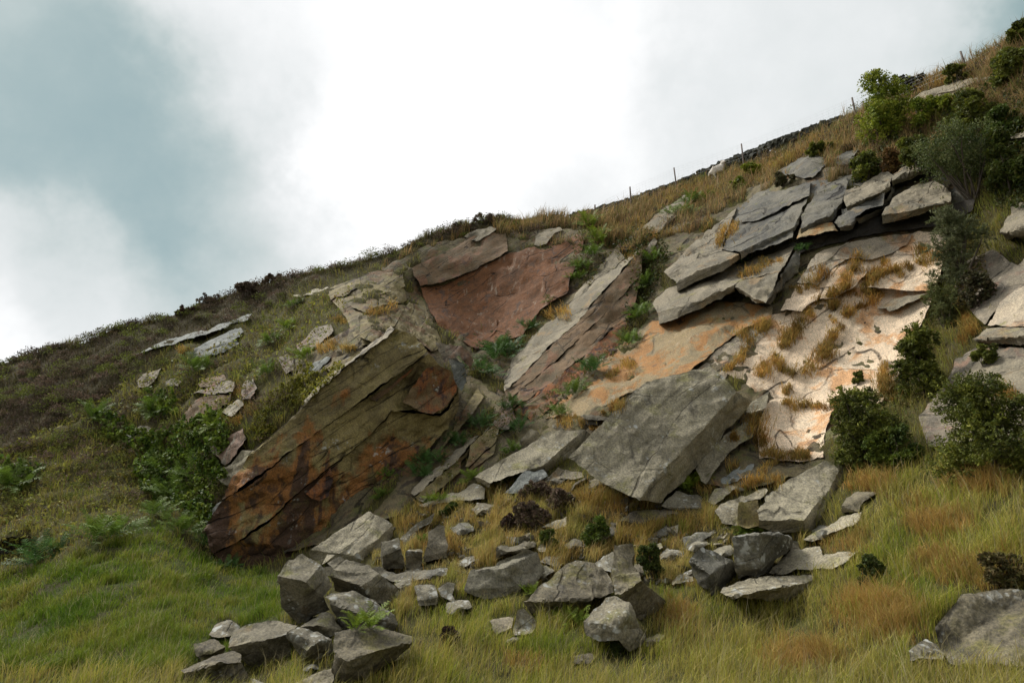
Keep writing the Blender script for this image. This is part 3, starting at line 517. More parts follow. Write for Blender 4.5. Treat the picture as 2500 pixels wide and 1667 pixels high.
rock('J', 'boulder', 'bluish grey slab with a hairline crack, right of the great slab', 'bluegrey', [(85,240,.3),(210,130,.8),(345,80,1.1),(355,112,1.0),(310,200,.5),(100,267,0)], lift=.35)
rock('J', 'boulder', 'grey slab just below the bluish cracked slab', 'slab', [(10,372,.2),(60,275,.6),(240,262,.7),(170,332,.3),(60,407,0)], lift=.3)
rock('J', 'boulder', 'long grey slab rising towards the orange grass, left of the big tilted block', 'slab', [(55,455,.3),(100,400,.6),(440,275,1.5),(457,302,1.4),(400,362,.9),(300,380,.7),(240,470,.3),(230,560,0),(110,545,0)], lift=.3)
rock('J', 'boulder', 'mossy upright block against the left corner of the big tilted block', 'olive', [(233,380,.4),(380,365,.5),(398,470,.25),(388,560,.1),(300,570,0),(230,545,.1)], lift=.5)
rock('J', 'boulder', 'big tilted block with smooth grey top and lichen-spotted dark side', 'slab',
 [(368,440,.45),(540,250,1.3),(870,78,2.1),(992,100,2.1),(900,300,1.15),(810,400,.65),(720,515,0),(385,512,.2),(1172,103,2.5),(1135,200,2.2),(1015,290,1.75),(990,440,1.3),(805,590,.5),(740,602,.2),(520,607,.3),(385,572,.4)], [list(range(8)),[3,8,9,10,11,12,13,6,5,4],[7,6,13,14,15]], lift=.35, t=1.6, rough=.8)
rock('J', 'boulder', 'small grey block right of the big tilted block, orange grass above it', 'grey', [(1000,405,.1),(1030,340,.4),(1110,298,.6),(1267,300,.75),(1142,410,.05),(1130,452,.15),(1000,467,.15)], [[0,1,2,3,4],[0,4,5,6]], lift=.25)
rock('J', 'boulder', 'flat slab below the lichen-spotted side of the big tilted block', 'slab', [(712,660,.1),(830,580,.5),(1000,480,1.0),(1150,450,1.3),(1100,540,.8),(900,622,.3),(800,672,0)], lift=.2)
rock('J', 'boulder', 'upright block with white-spotted left face and dark right face', 'greylichen',
 [(183,628,.3),(388,605,.0),(632,645,.7),(632,715,.75),(505,795,.5),(400,857,.05),(200,842,.3),(235,957,.5),(380,927,.3),(490,852,.6),(420,592,.5)], [[0,1,5,6],[1,2,3,4,5],[6,5,8,7],[5,4,9,8],[0,10,2,1]], lift=.25)
rock('J', 'boulder', 'flat mossy slab with pale edges, right of the upright spotted block', 'slab', [(458,912,.1),(540,830,.4),(620,738,.75),(840,703,.95),(860,770,.7),(1060,748,.95),(1142,755,1.0),(1080,800,.7),(900,852,.3),(720,882,.1),(600,907,.0),(1060,832,.8),(880,885,.4)], [list(range(11)),[9,8,7,11,12]], lift=.2)
rock('J', 'boulder', 'long low mossy slab with a shadowed front, below the flat mossy slab', 'slab', [(98,1052,.15),(130,1000,.4),(300,940,.65),(520,923,.75),(782,923,.9),(770,962,.7),(620,1002,.2),(560,1000,.15),(380,1047,.05),(170,1087,0),(832,952,.9),(720,1052,.6),(600,1122,.4),(380,1102,.3)], [[0,1,2,3,4,5,6,7,8,9],[6,5,4,10,11,12],[9,8,7,6,12,13]], lift=.12)
rock('J', 'boulder', 'big pale rock face buried in the grass in the lower right corner', 'grey2', [(1688,1305,.3),(1765,1215,.4),(1850,1120,.5),(1885,1058,.6),(2050,1040,.6),(2250,1018,.6),(2420,1050,.6),(2440,1600,.0),(1800,1580,0),(1750,1480,.1)], lift=.12, ref=(2000,1500))
rock('J', 'stone', 'small lichened stone left of the big pale buried rock', 'greylichen', [(1490,1482,.1),(1620,1388,.4),(1700,1430,.3),(1765,1502,.2),(1750,1562,.1),(1500,1562,0)], cat='stone', lift=.06)
# ---- rust-stained cliff on the left
BR = [(560,1230),(620,1090),(700,1030),(760,960),(700,900),(760,850),(860,800),(830,730),(850,690),(960,640),(1060,590),(1250,560),(1430,560),(1480,600),(1600,560),(1700,540),(1780,480),(1950,420),(2170,390),(2330,420),(2330,560),(2290,700),(2230,820),(2170,940),(2080,1080),(2010,1130),(1900,1180),(1780,1200),(1620,1170),(1500,1120),(1380,1080),(1240,1130),(1120,1190),(1000,1250),(900,1290),(760,1340),(700,1360),(620,1345),(540,1280)]
o = rock('S', 'bedrock', None, 'bed', [(x, y, -.15) for x, y in BR], mode='surf', t=.5, step=9, rough=1.5)
for k_ in ('label', 'category', 'group'):
    if k_ in o: del o[k_]
tag(o, kind='structure'); TK[-1] = 2
A_ = face('rock_face', 'tall olive and rust-stained cliff of tilted beds behind the boulder pile')
L1 = [(1046,861),(1000,893),(956,923),(898,970),(830,1016),(768,1058),(700,1110),(640,1160),(596,1190)]
L2 = [(1122,948),(1098,984),(1072,1013),(1043,1006),(956,1002),(909,1057),(860,1100),(804,1140),(710,1219),(667,1263),(600,1312),(520,1352)]
top1 = [(542,1222),(575,1160),(610,1110),(690,1042),(754,980),(815,923),(917,843),(967,800),(1013,818)]
n1_, n2_ = len(top1), len(L1)
_pa = np.linalg.solve(np.array([(595,1385,1),(1093,1042,1),(815,923,1)], float), 1/np.array((19.7,22.0,21.4)))
def pa(x, y, o=0.0):       # the near-vertical plane of the cliff, bending back at its left end
    return float(1/(x*_pa[0]+y*_pa[1]+_pa[2])) + o + max(0, 620-x)*.006 + max(0, x-1060)*.012
def ab(pts, o): return [(x, y, pa(x, y, o)) for x, y in pts]
def bpx(cr, pts, o): ox, oy, q = CR[cr]; return [(x, y, pa(ox+x/q, oy+y/q, o)) for x, y in pts]
rock('S', 'rock_bed', 'olive uppermost bed', 'cliff', ab(top1, .25) + [(x, y, pa(x, y, -.22 if x > 850 else -.06)) for x, y in L1], mode='abs', parent=A_, step=6, t=4.5, rough=1.8)
rock('S', 'rock_bed', None, 'cliff', [(x, y, pa(x, y, .12 if x > 850 else 0)) for x, y in L1] + ab([(542,1222),(512,1262),(500,1290)], .05) + ab(L2[::-1], -.05) + ab([(1080,897)], .1), mode='abs', parent=A_, step=6, t=4.5, rough=1.8)
rock('S', 'rock_bed', 'lowest bed, dark red-brown streaked blue-black', 'cliff', ab(L2, .06) + ab([(548,1372),(595,1395),(690,1412),(765,1352),(840,1296),(914,1252),(960,1194),(1040,1104),(1093,1046),(1122,980)], .16), mode='abs', parent=A_, step=6, t=4.5, rough=1.8)
rock('G', 'rock_bed', 'orange facet with a curved lower edge', 'oliverust', bpx('G', [(815,290),(905,200),(985,115),(1010,180),(975,310),(920,342),(860,325)], -.10), mode='abs', parent=A_, t=.5)
rock('B', 'rock_bed', 'wedge under the upper bed, coloured dark for the overhang shadow', 'darkrust', bpx('B', [(1250,1310),(1400,1215),(1560,1085),(1510,1150),(1420,1230),(1300,1330)], .0), mode='abs', parent=A_, t=.5)  # dark rusty colour paints the shadow cast below the upper bed
rock('B', 'rock_bed', 'bulging brown block at the right end', 'oliverust', bpx('B', [(1470,1330),(1620,1130),(1720,1080),(1800,1120),(1850,1230),(1760,1370),(1680,1420),(1600,1400)], -.28), mode='abs', parent=A_, t=1.2)
rock('B', 'rock_bed', 'pale narrow top edge of the buttress', 'ledgepale', bpx('B', [(830,1345),(1010,1175),(1290,950),(1420,838)], -.05) + bpx('B', [(1395,815),(1270,930),(990,1150),(800,1320)], 1.1), mode='abs', parent=A_, t=.8)
U_ = face('rock_face', 'pale olive upper crag of broken blocks above the rust-stained cliff')
rock('B', 'rock_bed', 'shadowed bedrock behind the blocks', 'olive', [(960,600,-.12),(1190,510,-.12),(1478,445,-.12),(1500,640,-.15),(1620,660,-.15),(1730,960,-.15),(1560,960,-.2),(1430,860,-.2),(1290,955,-.2),(1170,960,-.12),(1090,760,-.12)], mode='surf', parent=U_, t=.5)
rock('B', 'rock_bed', None, 'olive', [(1190,500,-.2),(1330,470,-.2),(1478,438,-.2),(1490,560,-.55),(1400,590,-.55),(1305,610,-.55),(1200,600,-.5)], mode='surf', parent=U_)
rock('B', 'rock_bed', None, 'olive', [(975,572,-.3),(1080,520,-.25),(1185,495,-.2),(1192,545,-.5),(1110,600,-.55),(985,640,-.5)], mode='surf', parent=U_)
rock('B', 'rock_bed', 'thin projecting ledge', 'slab', [(730,610,-.3),(850,575,-.3),(970,550,-.3),(980,572,-.6),(870,600,-.6),(740,622,-.5)], mode='surf', parent=U_, t=.5)
rock('B', 'rock_bed', None, 'olive', [(1100,655,-.25),(1305,612,-.3),(1310,690,-.5),(1235,732,-.5),(1130,692,-.45)], mode='surf', parent=U_)
rock('B', 'rock_bed', None, 'olive', [(1308,612,-.4),(1480,560,-.4),(1500,655,-.6),(1400,670,-.6),(1312,695,-.6)], mode='surf', parent=U_)
rock('B', 'rock_bed', 'pale smooth buttress facing right', 'olive', [(1420,830,-.7),(1490,690,-.65),(1520,655,-.6),(1605,640,-.4),(1680,790,-.3),(1745,960,-.25),(1700,985,-.4),(1655,995,-.6),(1560,890,-.75),(1470,855,-.75)], mode='surf', parent=U_)
rock('B', 'rock_bed', None, 'olive', [(1190,800,-.3),(1280,762,-.35),(1420,740,-.4),(1500,690,-.5),(1415,825,-.75),(1285,945,-.7),(1185,900,-.5)], mode='surf', parent=U_)
rock('B', 'rock_bed', None, 'bluegrey', [(805,1140,-.2),(880,1060,-.25),(950,1020,-.3),(992,1028,-.35),(930,1090,-.45),(850,1172,-.4)], mode='surf', parent=U_)
rock('B', 'rock_bed', None, 'olive', [(935,1110,-.3),(1000,1030,-.3),(1130,990,-.3),(1240,985,-.3),(1150,1070,-.5),(1040,1150,-.5)], mode='surf', parent=U_)
rock('B', 'boulder', 'teardrop of dark blue-grey rock hanging at the right end of the rust-stained cliff', 'bluegrey', [(1785,1035,23.2),(1835,1028,23.1),(1895,1075,23.2),(1908,1190,23.0),(1873,1262,22.8),(1820,1180,22.9)], mode='abs', t=1.2)
rock('B', 'boulder', 'small grey flake behind the teardrop-shaped rock', 'purple', [(1690,930,23.9),(1790,950,24),(1870,950,24.1),(1950,1050,24.3),(1930,1110,24.2),(1850,1020,23.7),(1760,1070,23.5)], mode='abs', t=1.4)
# ---- red face, centre
B_f = face('rock_face', 'smooth red-brown rock face with pale drip streaks, upper centre')
rock('C', 'rock_bed', 'greyer upper bed', 'redgrey', [(428,690,-.25),(560,640,-.2),(720,560,-.2),(870,480,-.2),(1060,425,-.2),(1082,592,-.55),(880,702,-.6),(640,808,-.6),(482,833,-.55),(440,760,-.4)], mode='surf', parent=B_f, step=7)
rock('C', 'rock_bed', None, 'red', [(482,838,-.3),(640,812,-.3),(880,708,-.3),(1084,598,-.3),(1280,552,-.3),(1450,462,-.3),(1605,492,-.3),(1562,640,-.3),(1512,760,-.35),(1482,862,-.4),(1335,972,-.45),(1250,1060,-.45),(1180,1172,-.45),(960,1232,-.4),(862,1264,-.4),(720,1182,-.4),(590,1082,-.35),(505,900,-.3)], mode='surf', parent=B_f, step=7)
rock('C', 'rock_bed', None, 'red', [(700,1140,-.5),(745,1070,-.5),(825,1010,-.52),(875,1002,-.52),(950,1020,-.52),(1003,1042,-.52),(1010,1120,-.52),(960,1180,-.52),(930,1235,-.5),(860,1258,-.5),(740,1192,-.5)], mode='surf', parent=B_f, t=.3, step=7)
rock('C', 'boulder', 'thin grey slab on the crest above the red face', 'ledgepale', [(780,492,-.3),(870,450,-.3),(960,430,-.3),(1012,448,-.4),(960,480,-.5),(865,522,-.5)], mode='surf', t=.6)
rock('C', 'boulder', 'stack of broken grey rock on the crest right of the red face', 'ledgepale', [(1265,495,-.4),(1350,430,-.4),(1430,420,-.4),(1452,450,-.5),(1400,468,-.6),(1340,545,-.6),(1255,552,-.5)], mode='surf', t=.6)
# ---- long tilted slabs, centre
C_f = face('rock_face', 'long tilted rock rib with pale top edge and brown flank')
ridge = [(1231,957,-1.3),(1248,943,-1.5),(1310,880,-1.9),(1385,808,-2.1),(1465,725,-2.1),(1520,662,-1.9),(1569,604,-1.5)]
rock('S', 'rock_bed', 'pale upper surface of the rib', 'ledgepale', [(1228,925,-.5),(1258,866,-.4),(1313,808,-.35),(1385,747,-.3),(1432,686,-.3),(1500,652,-.3),(1526,631,-.4)] + ridge[::-1], mode='surf', parent=C_f, t=.8)
crk = [(1240,978,-1.1),(1330,905,-1.5),(1420,822,-1.7),(1480,762,-1.7),(1530,715,-1.5),(1566,668,-1.2)]
rock('S', 'rock_bed', None, 'redgrey', ridge + crk[::-1], mode='surf', parent=C_f, t=.9)
crk2 = [(1255,1000,-.85),(1345,935,-1.1),(1440,858,-1.15),(1552,745,-.9)]
rock('S', 'rock_bed', None, 'redgrey', [(x, y, c+.05) for x, y, c in crk] + crk2[::-1], mode='surf', parent=C_f, t=.9)
rock('S', 'rock_bed', 'rusty lowest bed of the rib', 'oliverust', [(x, y, c+.04) for x, y, c in crk2] + [(1544,770,-.4),(1511,852,-.35),(1450,900,-.35),(1392,940,-.3),(1361,987,-.3),(1300,1031,-.3),(1268,1012,-.4)], mode='surf', parent=C_f, t=.9)
rock('K', 'boulder', 'blocky grey rib of thin beds near the crest below the fence', 'ledgepale', [(490,1340,-.4),(620,1225,-.4),(800,1105,-.35),(822,1120,-.7),(740,1212,-.85),(600,1372,-.8),(560,1382,-.6),(872,1132,-.4),(700,1292,-.45)], [[0,1,2,3,4,5,6],[3,7,8,5,4]], mode='surf', t=.8)
rock('C', 'boulder', 'pale triangular slab above the long tilted rib', 'ledgepale', [(1635,755,-.5),(1820,548,-.4),(1872,640,-.6),(1800,702,-.7),(1655,775,-.7)], mode='surf', t=.6)
rock('C', 'boulder', 'rounded grey block at the top end of the long tilted rib', 'purple', [(1985,620,-.6),(2040,530,-.6),(2075,500,-.5),(2092,530,-.5),(2040,600,-.5),(1990,650,-.5)], mode='surf', t=.8)
R_f = face('rock_face', 'narrow pale ramp of rock slanting up from behind the flat-topped block')
rock('N', 'rock_bed', 'pale upper surface of the ramp', 'ledgepale', [(0,1290,-.6),(200,1090,-.45),(480,850,-.4),(690,690,-.4),(900,520,-.4),(1190,345,-.5),(1060,450,-.85),(870,640,-.95),(700,820,-.95),(560,960,-.95),(350,1130,-.95),(70,1370,-.9)], mode='surf', parent=R_f, t=.9)
rock('N', 'rock_bed', None, 'olive', [(70,1370,-.88),(350,1130,-.93),(560,960,-.93),(700,820,-.93),(860,650,-.93),(840,740,-.6),(740,860,-.55),(720,1010,-.45),(590,1130,-.4),(400,1290,-.4),(200,1440,-.4)], mode='surf', parent=R_f, t=.9)
rock('N', 'rock_bed', 'grey angular block in the flank of the ramp', 'olive', [(860,645,-.95),(1060,455,-.9),(1195,345,-.6),(1285,400,-.5),(1230,600,-.5),(1060,740,-.55),(850,940,-.6),(800,920,-.8),(850,760,-.9)], mode='surf', parent=R_f, t=.9)
rock('N', 'rock_bed', None, 'olive', [(860,945,-.45),(1065,750,-.45),(1240,610,-.4),(1210,760,-.3),(1000,900,-.3),(800,1060,-.3)], mode='surf', parent=R_f, t=.7)
rock('H', 'boulder', 'pointed pale tooth of rock between ferns, left of the long tilted rib', 'olive', [(200,700,-.4),(290,530,-.4),(462,265,-.45),(503,335,-.7),(430,440,-.75),(300,580,-.7)], mode='surf', t=.8)
rock('H', 'boulder', 'pointed brown outcrop behind ferns above the grey angular block', 'purple', [(560,520,-.5),(660,355,-.6),(690,385,-.6),(720,480,-.5),(670,560,-.4),(600,545,-.5)], mode='surf', t=.8)
# ---- orange-brown wall and cream wall, right
O_f = face('rock_face', 'sloping orange-brown rock wall behind the great leaning slab')
rock('S', 'rock_bed', None, 'orange', [(1330,1022,-.3),(1400,950,-.3),(1470,880,-.3),(1580,790,-.3),(1680,755,-.3),(1760,735,-.3),(1888,748,-.3),(1885,778,-.5),(1800,815,-.55),(1730,868,-.6),(1680,915,-.6),(1560,945,-.5),(1420,1015,-.4)], mode='surf', parent=O_f, step=7)
rock('S', 'rock_bed', 'pale lower bed of the wall', 'creamgrey', [(1640,930,-.3),(1690,908,-.35),(1735,868,-.4),(1805,815,-.4),(1885,782,-.35),(1870,820,-.35),(1790,880,-.3),(1760,960,-.3),(1700,960,-.2)], mode='surf', parent=O_f, step=7)
W_f = face('rock_face', 'large cream and orange quarry wall with orange grass in its cracks, right')
cre = [(300,995),(470,860),(560,760),(640,600),(735,585),(780,470),(830,390),(960,200),(1150,125),(1400,85),(1825,25),(1850,200),(1750,470),(1650,690),(1560,890),(1480,1060),(1400,1195),(1200,1240),(1060,1270),(1010,1420),(1000,1570),(830,1600),(560,1570),(545,1400),(570,1300),(640,1150),(500,1110),(380,1025)]
rock('E', 'rock_bed', None, 'cream', [(x, y, -.3) for x, y in cre], mode='surf', parent=W_f, step=7, t=1.0, rough=.85)
rock('E', 'rock_bed', 'greyish upper bed with pink streaks', 'creamgrey', [(815,385,-.4),(960,190,-.4),(1150,115,-.4),(1400,75,-.4),(1600,50,-.4),(1560,150,-.5),(1330,230,-.5),(1180,225,-.5),(1050,300,-.5),(960,400,-.5)], mode='surf', parent=W_f, t=.4)
rock('E', 'rock_bed', None, 'cream', [(970,495,-.6),(1060,290,-.45),(1170,262,-.42),(1300,215,-.42),(1290,330,-.5),(1200,420,-.65),(1090,480,-.65)], mode='surf', parent=W_f, t=.5)
rock('E', 'rock_bed', None, 'cream', [(1290,425,-.65),(1400,290,-.45),(1500,160,-.42),(1820,35,-.42),(1830,200,-.5),(1740,440,-.68),(1560,455,-.7),(1430,440,-.7)], mode='surf', parent=W_f, t=.5)
rock('E', 'rock_bed', 'small greenish slab', 'ledgepale', [(1360,560,-.5),(1480,490,-.5),(1650,470,-.5),(1705,462,-.5),(1640,505,-.65),(1440,577,-.7)], mode='surf', parent=W_f, t=.5)
rock('E', 'rock_bed', None, 'cream', [(702,572,-.6),(745,505,-.5),(890,465,-.45),(975,440,-.45),(950,505,-.6),(850,582,-.65)], mode='surf', parent=W_f, t=.5)
# ---- grey ledges, upper right
K_f = face('rock_face', 'band of dark grey overhanging ledges above the cream wall')
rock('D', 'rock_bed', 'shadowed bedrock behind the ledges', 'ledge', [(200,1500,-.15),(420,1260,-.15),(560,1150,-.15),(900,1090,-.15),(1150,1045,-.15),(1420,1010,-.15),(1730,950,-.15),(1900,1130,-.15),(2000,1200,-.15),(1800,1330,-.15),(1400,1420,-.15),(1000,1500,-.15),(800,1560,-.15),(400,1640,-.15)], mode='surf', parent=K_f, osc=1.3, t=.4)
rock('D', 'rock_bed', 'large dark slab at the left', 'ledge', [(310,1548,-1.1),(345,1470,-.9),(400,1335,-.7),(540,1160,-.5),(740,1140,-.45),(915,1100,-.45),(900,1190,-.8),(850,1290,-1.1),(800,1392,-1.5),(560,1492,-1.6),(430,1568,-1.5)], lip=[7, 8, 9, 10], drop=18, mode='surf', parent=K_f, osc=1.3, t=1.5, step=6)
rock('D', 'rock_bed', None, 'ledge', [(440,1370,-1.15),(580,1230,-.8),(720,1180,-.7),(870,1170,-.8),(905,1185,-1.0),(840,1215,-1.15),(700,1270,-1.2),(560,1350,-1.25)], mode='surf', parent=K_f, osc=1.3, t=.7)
rock('D', 'rock_bed', 'pale slab at the lower left', 'ledgepale', [(-80,1705,-1.3),(20,1610,-.7),(110,1520,-.5),(200,1430,-.4),(290,1365,-.4),(410,1262,-.4),(330,1475,-.9),(312,1552,-1.2),(430,1575,-1.4),(300,1650,-1.5),(150,1700,-1.5),(0,1765,-1.5)], lip=[8, 9, 10, 11], drop=24, mode='surf', parent=K_f, osc=1.3, t=1.4)
rock('D', 'rock_bed', 'thin lower bed', 'ledge', [(430,1568,-1.2),(560,1500,-1.2),(800,1400,-1.2),(790,1470,-1.15),(650,1510,-1.2),(500,1570,-1.2)], mode='surf', parent=K_f, osc=1.3, t=1.0)
rock('D', 'rock_bed', None, 'ledge', [(850,1335,-1.3),(880,1260,-1.0),(970,1130,-.6),(1150,1055,-.45),(1165,1090,-.6),(1125,1230,-1.0),(1035,1322,-1.3),(840,1405,-1.5)], lip=[5, 6, 7], drop=16, mode='surf', parent=K_f, osc=1.3, t=1.3)
rock('D', 'rock_bed', None, 'ledgepale', [(1130,1212,-1.0),(1145,1150,-.8),(1290,1080,-.5),(1410,1020,-.4),(1472,1050,-.6),(1440,1120,-1.0),(1375,1165,-1.15),(1270,1210,-1.2),(1150,1262,-1.2)], lip=[5, 6, 7, 8], drop=14, mode='surf', parent=K_f, osc=1.3, t=1.2)
rock('D', 'rock_bed', None, 'ledge', [(1070,1372,-1.2),(1120,1275,-1.0),(1270,1200,-.85),(1420,1150,-.8),(1400,1250,-1.1),(1210,1330,-1.4),(1192,1382,-1.3),(1105,1388,-1.3)], lip=[5, 6, 7], drop=14, mode='surf', parent=K_f, osc=1.3, t=1.2)
rock('D', 'rock_bed', None, 'ledge', [(1205,1335,-1.3),(1400,1255,-1.05),(1450,1130,-.8),(1475,1060,-.5),(1480,1150,-.3),(1400,1300,-.5),(1230,1370,-.8)], mode='surf', parent=K_f, osc=1.3, t=.8)
rock('D', 'rock_bed', 'rusty lower bed', 'orange', [(815,1482,-1.15),(845,1405,-1.0),(1060,1372,-.9),(1100,1420,-1.0),(960,1450,-1.2)], mode='surf', parent=K_f, osc=1.3, t=1.0)
rock('D', 'rock_bed', 'right-hand pale bed with a long lip', 'ledgepale', [(1388,1312,-1.3),(1465,1205,-.9),(1600,1130,-.6),(1740,1090,-.45),(1860,1150,-.7),(1860,1215,-1.1),(1700,1250,-1.4),(1560,1290,-1.5)], lip=[5, 6, 7, 0], drop=22, mode='surf', parent=K_f, osc=1.3, t=1.4)
rock('D', 'rock_bed', None, 'ledgepale', [(1470,1040,-.7),(1560,990,-.5),(1720,955,-.4),(1745,990,-.8),(1600,1030,-1.1),(1455,1080,-1.1)], lip=[3, 4, 5], drop=14, mode='surf', parent=K_f, osc=1.3, t=.9)
rock('D', 'rock_bed', 'underside of the band, coloured dark for its shadow', 'dark', [(815,1490,-.5),(960,1455,-.5),(1105,1420,-.5),(1200,1385,-.5),(1390,1315,-.5),(1560,1295,-.5),(1700,1255,-.5),(1870,1225,-.45),(2020,1190,-.35),(2000,1290,-.3),(1800,1390,-.3),(1500,1420,-.3),(1200,1470,-.3),(1000,1530,-.3),(830,1590,-.3)], mode='surf', parent=K_f, osc=1.3, t=.6)  # shade under the overhang is put into this strip's near-black colour
Lg = face('rock_face', 'overhanging grey ledge with orange grass below the dark ledge band')
rock('E', 'rock_bed', None, 'ledgepale', [(-160,530,-.9),(-60,440,-.5),(100,360,-.35),(420,250,-.3),(700,170,-.3),(830,130,-.3),(715,312,-.7),(690,332,-.8),(440,380,-1.2),(395,405,-1.4),(200,482,-1.45),(0,557,-1.5),(-130,585,-1.4)], lip=[9, 10, 11, 12], drop=30, mode='surf', parent=Lg, osc=1.3, t=1.3)
rock('E', 'rock_bed', 'pale triangular block', 'ledgepale', [(398,408,-1.3),(440,375,-1.2),(692,330,-.95),(716,312,-.9),(608,528,-1.5),(590,515,-1.5),(540,500,-1.45)], lip=[5, 6, 0], drop=12, mode='surf', parent=Lg, osc=1.3, t=1.0)
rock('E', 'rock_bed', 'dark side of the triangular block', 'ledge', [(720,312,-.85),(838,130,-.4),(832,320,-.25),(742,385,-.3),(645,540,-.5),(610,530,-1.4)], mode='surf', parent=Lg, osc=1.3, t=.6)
rock('D', 'boulder', 'angular grey outcrop of two beds at the top left of the ledges', 'ledge', [(678,1022,-.5),(830,930,-.3),(930,905,-.3),(992,930,-.35),(1018,968,-.4),(920,965,-.9),(765,1048,-.95),(930,1070,-.5),(820,1062,-.6)], [[0,1,2,3,4,5,6],[6,5,4,7,8]], mode='surf', t=.8)
rock('D', 'boulder', 'small dark outcrop under the yellow-green sapling', 'ledge', [(1050,942,-.4),(1130,890,-.35),(1232,850,-.3),(1245,872,-.5),(1190,950,-.7),(1100,978,-.6)], mode='surf', t=.7)
rock('D', 'boulder', 'long thin ledge just below the crest at the top right', 'ledgepale', [(1458,552,-.5),(1680,478,-.4),(1900,408,-.35),(2135,382,-.3),(1980,440,-.85),(1860,475,-.9),(1680,505,-.9),(1500,562,-.8),(1960,480,-.4),(1700,562,-.4),(1500,590,-.4)], [[0,1,2,3,4,5,6,7],[4,3,8,9,10,7,6,5]], mode='surf', t=.8)
rock('Q', 'boulder', 'pointed dark slab among bushes at the upper right', 'ledge', [(1330,1005,-.6),(1500,950,-.5),(1660,930,-.5),(1640,980,-.8),(1480,1090,-.8),(1300,1140,-.4)], mode='surf', t=.7)
rock('Q', 'boulder', 'small pale slab right of the pointed dark slab among bushes', 'ledgepale', [(1590,1030,-.6),(1690,960,-.5),(1780,955,-.5),(1720,1030,-.7),(1640,1080,-.7)], mode='surf', t=.6)
rock('Q', 'boulder', 'grey strip of rock at the right edge below the dark bushes', 'ledgepale', [(2110,980,-.4),(2230,935,-.4),(2380,890,-.4),(2380,960,-.6),(2200,1000,-.6)], mode='surf', t=.7)
rock('L', 'boulder', 'projecting grey block with a dark underside at the right edge', 'ledgepale', [(2020,985,-1.0),(2090,830,-.7),(2200,620,-.5),(2300,600,-.5),(2480,590,-.5),(2480,890,-1.1),(2240,930,-1.15),(2150,985,-1.15),(2480,1040,-.4),(2160,1090,-.35)], [[0,1,2,3,4,5,6,7],[7,6,5,8,9],[0,7,9]], mode='surf', t=1.3)
P_f = face('rock_face', 'purple-grey and pale rock wall at the right edge above the big overhanging block')
rock('E', 'rock_bed', None, 'purple', [(1885,425,-.3),(1960,240,-.3),(2140,165,-.3),(2300,260,-.3),(2440,140,-.3),(2440,420,-.35),(2200,520,-.4),(2095,680,-.45),(2045,640,-.5),(1980,565,-.45)], mode='surf', parent=P_f, step=7)
rock('E', 'rock_bed', None, 'creamgrey', [(2100,675,-.6),(2190,520,-.55),(2290,440,-.55),(2440,380,-.5),(2440,695,-.7),(2250,690,-.75)], mode='surf', parent=P_f, step=7)
rock('E', 'rock_bed', 'overhanging lip', 'ledgepale', [(2000,772,-1.0),(2095,682,-.75),(2250,692,-.8),(2440,692,-.8),(2440,745,-1.0),(2200,755,-1.0),(2440,812,-.4),(2100,800,-.5)], [[0,1,2,3,4,5],[0,5,4,6,7]], mode='surf', parent=P_f, t=.9)
Q_f = face('rock_face', 'rough light grey rock wall behind the two big dark bushes at the right')
rock('E', 'rock_bed', None, 'purple', [(1640,1300,-.3),(1760,1150,-.3),(1830,1040,-.3),(1900,905,-.3),(2020,815,-.3),(2440,830,-.3),(2440,1480,-.3),(2060,1420,-.3),(1860,1500,-.3),(1700,1500,-.3)], mode='surf', parent=Q_f, step=7, rough=1.3)
rock('E', 'rock_bed', 'paler cracked upper part', 'ledgepale', [(1905,1000,-.45),(2020,880,-.4),(2200,900,-.4),(2440,910,-.4),(2440,1180,-.5),(2200,1130,-.5),(2000,1180,-.5),(1900,1120,-.5)], mode='surf', parent=Q_f, step=7, t=.5)
# ---- outcrops on the left bank
rock('A', 'boulder', 'long thin ledge running through the heather on the left bank', 'bluegrey', [(850,892,-.3),(1100,790,-.3),(1390,700,-.3),(1640,608,-.3),(1702,598,-.3),(1680,650,-.7),(1600,655,-.75),(1400,732,-.75),(1200,792,-.6),(1000,850,-.5)], mode='surf', t=.6)
rock('A', 'boulder', 'pale blue-grey slab under the thin heather ledge on the left bank', 'bluegrey', [(1280,850,-.6),(1440,770,-.35),(1610,675,-.3),(1645,710,-.4),(1590,772,-.75),(1400,832,-.75),(1620,800,-.4),(1460,880,-.35),(1290,890,-.4)], [[0,1,2,3,4,5],[0,5,4,6,7,8]], mode='surf', t=.7)
rock('A', 'boulder', 'rounded grey rock among dark heather, left of the ferns on the left bank', 'purple', [(925,1042,-.4),(960,1000,-.4),(1030,980,-.35),(1092,963,-.35),(1060,1012,-.6),(1000,1092,-.6),(935,1097,-.5)], mode='surf', t=.7)
rock('A', 'boulder', 'brown rock just right of the rounded grey rock on the left bank', 'purple', [(1110,1050,-.4),(1170,1025,-.4),(1225,1050,-.45),(1200,1085,-.5),(1120,1090,-.45)], mode='surf', t=.6)
rock('A', 'boulder', 'pale tilted block above the bright bramble on the left bank', 'slab', [(1498,1262,-.5),(1590,1168,-.45),(1640,1190,-.45),(1650,1215,-.5),(1560,1292,-.75)], mode='surf', t=.7)
rock('A', 'boulder', 'dark red-brown broken outcrop in the middle of the left bank', 'redgrey', [(1215,1305,-.3),(1320,1180,-.45),(1430,1148,-.6),(1570,1135,-.6),(1555,1175,-.4),(1440,1255,-.35),(1310,1400,-.3)], mode='surf', t=.7)
rock('A', 'boulder', 'thin dark overhang above the red-brown outcrop on the left bank', 'purple', [(1305,1145,-.4),(1420,1100,-.4),(1490,1030,-.35),(1590,1060,-.4),(1575,1125,-.8),(1430,1140,-.8)], mode='surf', t=.6)
